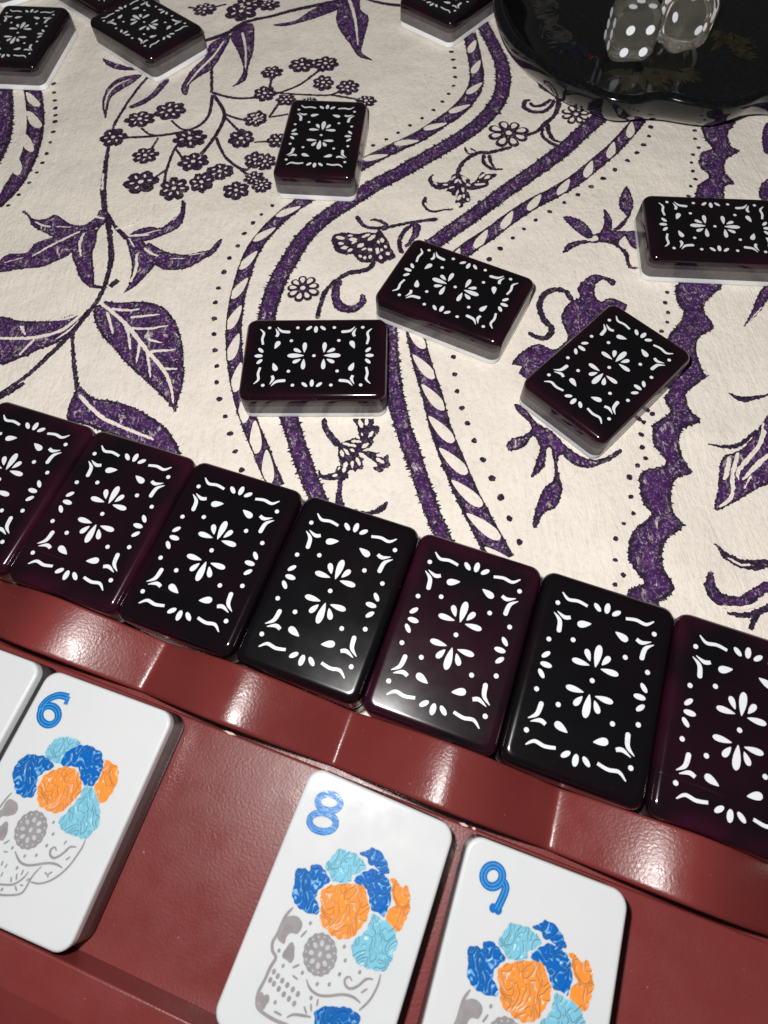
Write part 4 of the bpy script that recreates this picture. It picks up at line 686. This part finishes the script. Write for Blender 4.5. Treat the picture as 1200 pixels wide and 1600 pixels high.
def face_art(e, items, digit, zf):
    """items traced in the tile's own frame; the tile lies face up"""
    gs = {}
    def g_(k): return gs.setdefault(k, Geo())
    res = []
    cnt = 0
    for kind, mat, pts, w in items:
        p = [(x/1000, y/1000) for x, y in pts]; cnt += 1
        if kind == 'poly':
            g0 = Geo(); z = zf + .0022 + .00004*cnt
            q = crom(p, True, .02); nn = normals(q, True); ar = sum(a[0]*b[1]-a[1]*b[0] for a, b in zip(q, q[1:]+q[:1])); sg = -1 if ar > 0 else 1
            amp = .020 if mat != 'gray' else .008
            o2 = []
            for i, ((x, y), (nx, ny)) in enumerate(zip(q, nn)):
                a = amp*(.8*nz(x, y, 9, 2) + abs(math.sin(i*.62+2*nz(x, y, 5)))*.9 - .35); o2.append((x+sg*nx*a, y+sg*ny*a))
            g0.poly(o2, z); nm = {'blue': 'blue_flower', 'sky': 'sky_blue_flower', 'orange': 'orange_flower', 'gray': 'skull_print'}[mat]
            o = link(nm, g0.mesh(nm, FM[mat]), e); res.append(o)
        elif kind == 'flower':
            c, a, b = p; rx = math.dist(c, a); ry = math.dist(c, b); th = math.atan2(a[1]-c[1], a[0]-c[0]); g0 = g_('skull_print'); z = zf+.0028
            n = 15; g0.poly([(c[0]+r*rx*math.cos(t)*math.cos(th)-r*ry*math.sin(t)*math.sin(th), c[1]+r*rx*math.cos(t)*math.sin(th)+r*ry*math.sin(t)*math.cos(th)) for t, r in [(q, .95+.06*abs(math.sin(n*q/2))) for q in [2*math.pi*i/120 for i in range(120)]]], z)
            hl = g_('skull_detail')
            for i in range(8):
                t = 2*math.pi*i/8+.2; hl.disc(c[0]+.52*rx*math.cos(t), c[1]+.52*ry*math.sin(t), .034, .026, t, z+.001, 10)
            for i in range(15):
                t = 2*math.pi*i/15; hl.disc(c[0]+.82*rx*math.cos(t), c[1]+.82*ry*math.sin(t), .012, .012, t, z+.001, 7)
            hl.disc(c[0], c[1], .022, .03, 0, z+.001, 10)
        elif kind == 'st':
            ww = w/1000*1.35 if mat == 'gray' else w/1000
            gg = g_('skull_print' if mat == 'gray' else 'numeral'); closed = len(p) > 20
            q = crom([(x, y) for x, y in (p[:-1] if closed else p)], closed, .02); nn = normals(q, closed); z = zf+.0022+.00004*cnt
            f_ = lambda i: 1 if closed or mat != 'gray' else min(1, .5+min(i, len(q)-1-i)*.12)
            gg.strip([(x-nx*ww/2*f_(i), y-ny*ww/2*f_(i)) for i, ((x, y), (nx, ny)) in enumerate(zip(q, nn))], [(x+nx*ww/2*f_(i), y+ny*ww/2*f_(i)) for i, ((x, y), (nx, ny)) in enumerate(zip(q, nn))], z, closed)
            if mat != 'gray':
                for off in ((-.2, .13), (.2, .13)):
                    hl = g_('numeral_line'); c0, wd = off
                    hl.strip([(x+nx*ww*(c0-wd/2), y+ny*ww*(c0-wd/2)) for (x, y), (nx, ny) in zip(q, nn)], [(x+nx*ww*(c0+wd/2), y+ny*ww*(c0+wd/2)) for (x, y), (nx, ny) in zip(q, nn)], z+.0008, closed)
        elif kind == 'dot':
            g_('skull_print' if mat == 'gray' else 'numeral').disc(*p[0], w/2000*(1.45 if mat == 'gray' else 1), w/2000*(1.9 if mat == 'gray' else 1.1), -.15, zf+.0022+.00004*cnt, 10)
    MM = {'skull_print': FM['gray'], 'skull_detail': FM['hole'], 'numeral': FM['digit'], 'numeral_line': FM['digitl']}
    for k, gg in gs.items(): link(k, gg.mesh(k, MM[k]), e, 'stuff')
def face_up(x, y, th, label, art):
    e = bpy.data.objects.new('mahjong_tile', None); COL.objects.link(e); e.location = (x*U, y*U, SH*U); e.rotation_euler = (0, 0, th); e.empty_display_size = .005
    tag(e, label, 'mahjong tile', 'white tiles on the rack shelf')
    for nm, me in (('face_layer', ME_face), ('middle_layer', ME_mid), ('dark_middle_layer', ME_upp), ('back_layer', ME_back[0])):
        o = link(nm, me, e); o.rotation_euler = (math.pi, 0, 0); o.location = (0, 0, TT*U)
    if art: face_art(e, art, None, TT)
    return e
FUP = {'8': [-0.868, -1.578, -0.426], '6': [-4.687, -0.018, -0.375], '9': [1.271, -2.494, -0.387], '0': [-6.745, 0.8, -0.375]}
face_up(*FUP['6'], 'white tile with blue numeral six above flowers and a pale skull', FD['D']['6'] + FD['B'])
face_up(*FUP['8'], 'white tile with blue numeral eight above flowers and a grey skull', FD['D']['8'] + FD['A'] + FD['SK'])
face_up(*FUP['9'], 'white tile with blue numeral nine above flowers, rightmost on the shelf', FD['D']['9'] + FD['A'] + FD['SK'])
face_up(*FUP['0'], 'white tile with only a blank corner in view, left of the six', None)
# ------------------------------------------------------------------ lacquer tray and dice
TR = [(4.1, 20.4), (3.93, 19.2), (3.98, 18.15), (4.2, 17.25), (4.68, 16.4), (5.14, 15.62), (5.83, 15.05), (6.22, 14.7), (6.85, 14.5), (7.55, 14.6), (8.05, 14.38), (8.56, 14.2), (9.1, 14.1), (9.6, 14.22), (10.2, 14.5), (10.75, 14.45), (11.5, 14.05), (12.3, 14.1), (13.0, 14.6), (13.5, 15.25), (14.25, 15.7), (14.9, 16.6), (15.3, 17.7), (15.2, 18.8), (15.55, 19.9), (15.6, 21.2), (15.3, 22.3), (15.4, 23.4), (15.0, 24.6), (14.2, 25.5), (13.4, 26.0), (12.7, 26.9), (11.6, 27.5), (10.4, 27.6), (9.4, 27.3), (8.3, 27.6), (7.0, 27.3), (5.9, 26.5), (5.3, 25.5), (4.5, 24.6), (4.1, 23.5), (4.2, 22.4), (3.9, 21.4)]
tray = bpy.data.objects.new('lacquer_tray', None); COL.objects.link(tray); tray.location = (9.8*U, 21.45*U, 0); tray.empty_display_size = .02
tag(tray, 'black lacquer tray with a wavy lobed rim and faded painted leaves', 'tray')
rim = crom([(x-9.8, y-21.0) for x, y in TR], True, .12)
nr = normals(rim, True); ar = sum(a[0]*b[1]-a[1]*b[0] for a, b in zip(rim, rim[1:]+rim[:1])); sgn = 1 if ar < 0 else -1
def off(d, k=0):                                        # offset inwards by d, smoothing k rounds
    q = [(x-sgn*nx*d, y-sgn*ny*d) for (x, y), (nx, ny) in zip(rim, nr)]; n = len(q)
    for _ in range(k): q = [tuple((a+2*b+c)/4 for a, b, c in zip(q[i-1], q[i], q[(i+1) % n])) for i in range(n)]
    return q
prof = [(1.60, 0.0, 30), (1.42, .02, 24), (1.00, .14, 14), (.52, .40, 7), (.18, .72, 3), (.05, .98, 1), (.0, 1.13, 0), (.0, 1.19, 0), (.06, 1.245, 0), (.15, 1.26, 0), (.24, 1.245, 0), (.30, 1.19, 0), (.36, 1.08, 1), (.60, .80, 6), (.95, .48, 14), (1.25, .30, 30), (1.55, .25, 40), (2.2, .248, 60)]
vs = []; fs = []; n = len(rim)
for d, z, k in prof: vs += [(x, y, z) for x, y in (off(d, k) if d < 1.2 and k < 15 or z < .15 else [(x*(1-(d-.6)/5.2), y*(1-(d-.6)/5.6)) for x, y in off(.6, k)])]
for k in range(len(prof)-1): fs += [(k*n+i, k*n+(i+1) % n, (k+1)*n+(i+1) % n, (k+1)*n+i) for i in range(n)]
vs.append((0, 0, .248)); fs += [((len(prof)-1)*n+i, (len(prof)-1)*n+(i+1) % n, len(vs)-1) for i in range(n)] + [tuple(reversed(range(n)))]
if ar < 0: fs = [q[::-1] for q in fs]
link('tray_body', mesh('tray_body', vs, fs, m_lac, True), tray)
def spiky(col, cx, cy, r, a0, a1, n, name='painted_leaf'):
    gg = Geo()
    for i in range(n*2):                                # a spray of thin brushed blades
        a = a0+(a1-a0)*(i+rnd.random())/(2*n); r0 = r*rnd.uniform(.10, .35); l = r*rnd.uniform(.35, .75); w = r*rnd.uniform(.04, .09); c_, s_ = math.cos(a), math.sin(a)
        gg.poly([(cx-9.8+(r0+l*q)*c_-w*h*s_, cy-21.0+(r0+l*q)*s_+w*h*c_) for q, h in ((0, -.3), (.3, -1), (.65, -.8), (1, 0), (.7, .7), (.35, 1), (0, .3))], .2525 + .0006*len(tray.children) + .00002*i)
    link(name, gg.mesh(name, PAINT[col]), tray, 'stuff')
for a in [('grey', 6.6, 19.2, 1.3, 2.2, 4.2, 6), ('gold', 7.9, 17.6, 1.5, 3.3, 6.0, 9), ('grey', 6.3, 20.6, 1.5, 1.8, 4.4, 7), ('red', 6.9, 18.3, 0.4, 2.5, 5.5, 3), ('gold', 10.6, 18.0, 1.3, -0.6, 1.4, 6), ('gold', 9.0, 17.4, 1.0, 3.6, 6.2, 8), ('green', 10.4, 20.2, 0.45, 0, 4, 4), ('blue', 6.4, 19.0, 1.1, 3.4, 5.6, 7), ('gold', 11.0, 19.0, 1.2, 3, 5.5, 6), ('grey', 5.6, 19.6, 0.5, 0, 6, 6)]: spiky(*a)
def die(x, y, yaw, pipsets, label):
    a = .635; q = .265
    bm = bmesh.new(); bmesh.ops.create_cube(bm, size=2*a*U); bmesh.ops.bevel(bm, geom=bm.edges[:], offset=.33*U, segments=10, profile=.5, affect='EDGES')
    me = bpy.data.meshes.new('die_body'); bm.to_mesh(me); bm.free(); me.materials.append(m_die); me.polygons.foreach_set('use_smooth', [True]*len(me.polygons))
    try: me.set_sharp_from_angle(angle=math.radians(60))
    except Exception: pass
    e = bpy.data.objects.new('die', None); COL.objects.link(e); e.location = (x*U, y*U, .2535*U); e.rotation_euler = (0, 0, yaw); e.empty_display_size = .005
    tag(e, label, 'die', 'clear dice in the tray')
    o = link('die_body', me, e); o.location = (0, 0, a*U)
    PP = {1: [(0,0)], 2: [(-1,-1),(1,1)], 3: [(-1,-1),(0,0),(1,1)], 4: [(-1,-1),(1,-1),(-1,1),(1,1)], 5: [(-1,-1),(1,-1),(-1,1),(1,1),(0,0)], 6: [(-1,-1),(-1,0),(-1,1),(1,-1),(1,0),(1,1)]}
    AX = {'front': ((1,0,0), (0,0,1), (0,-1,0)), 'left': ((0,-1,0), (0,0,1), (-1,0,0)), 'top': ((1,0,0), (0,1,0), (0,0,1)), 'right': ((0,1,0), (0,0,1), (1,0,0)), 'back': ((-1,0,0), (0,0,1), (0,1,0)), 'bottom': ((1,0,0), (0,-1,0), (0,0,-1))}
    gd = Geo(); gd.disc(0, 0,   .115, .115, 0, 0, 20); pm = None
    for fc, num in pipsets.items():
        X, Y, Nn = (Vector(v) for v in AX[fc])
        for i, j in PP[num]:
            vs = []
            for t in [2*math.pi*k/20 for k in range(20)]:
                pt = Vector((0, 0, a)) + X*(i*q+.115*math.cos(t)) + Y*(j*q+.115*math.sin(t)) + Nn*(a+.0015); vs.append(tuple(pt))
            ctr = Vector((0, 0, a)) + X*(i*q) + Y*(j*q) + Nn*(a-.03)
            vs.append(tuple(ctr))
            link('pip', mesh('pip', vs, [tuple(range(20))] + [((k+1) % 20, k, 20) for k in range(20)], m_pip), e)
    return e
die(7.76, 18.70, -.053, {'front': 4, 'left': 6, 'top': 5, 'right': 1}, 'clear die showing four white pips on its front, left of the two')
die(9.33, 19.02, .30, {'front': 1, 'left': 2, 'top': 4, 'right': 5}, 'clear die turned corner first, right of the die showing four')
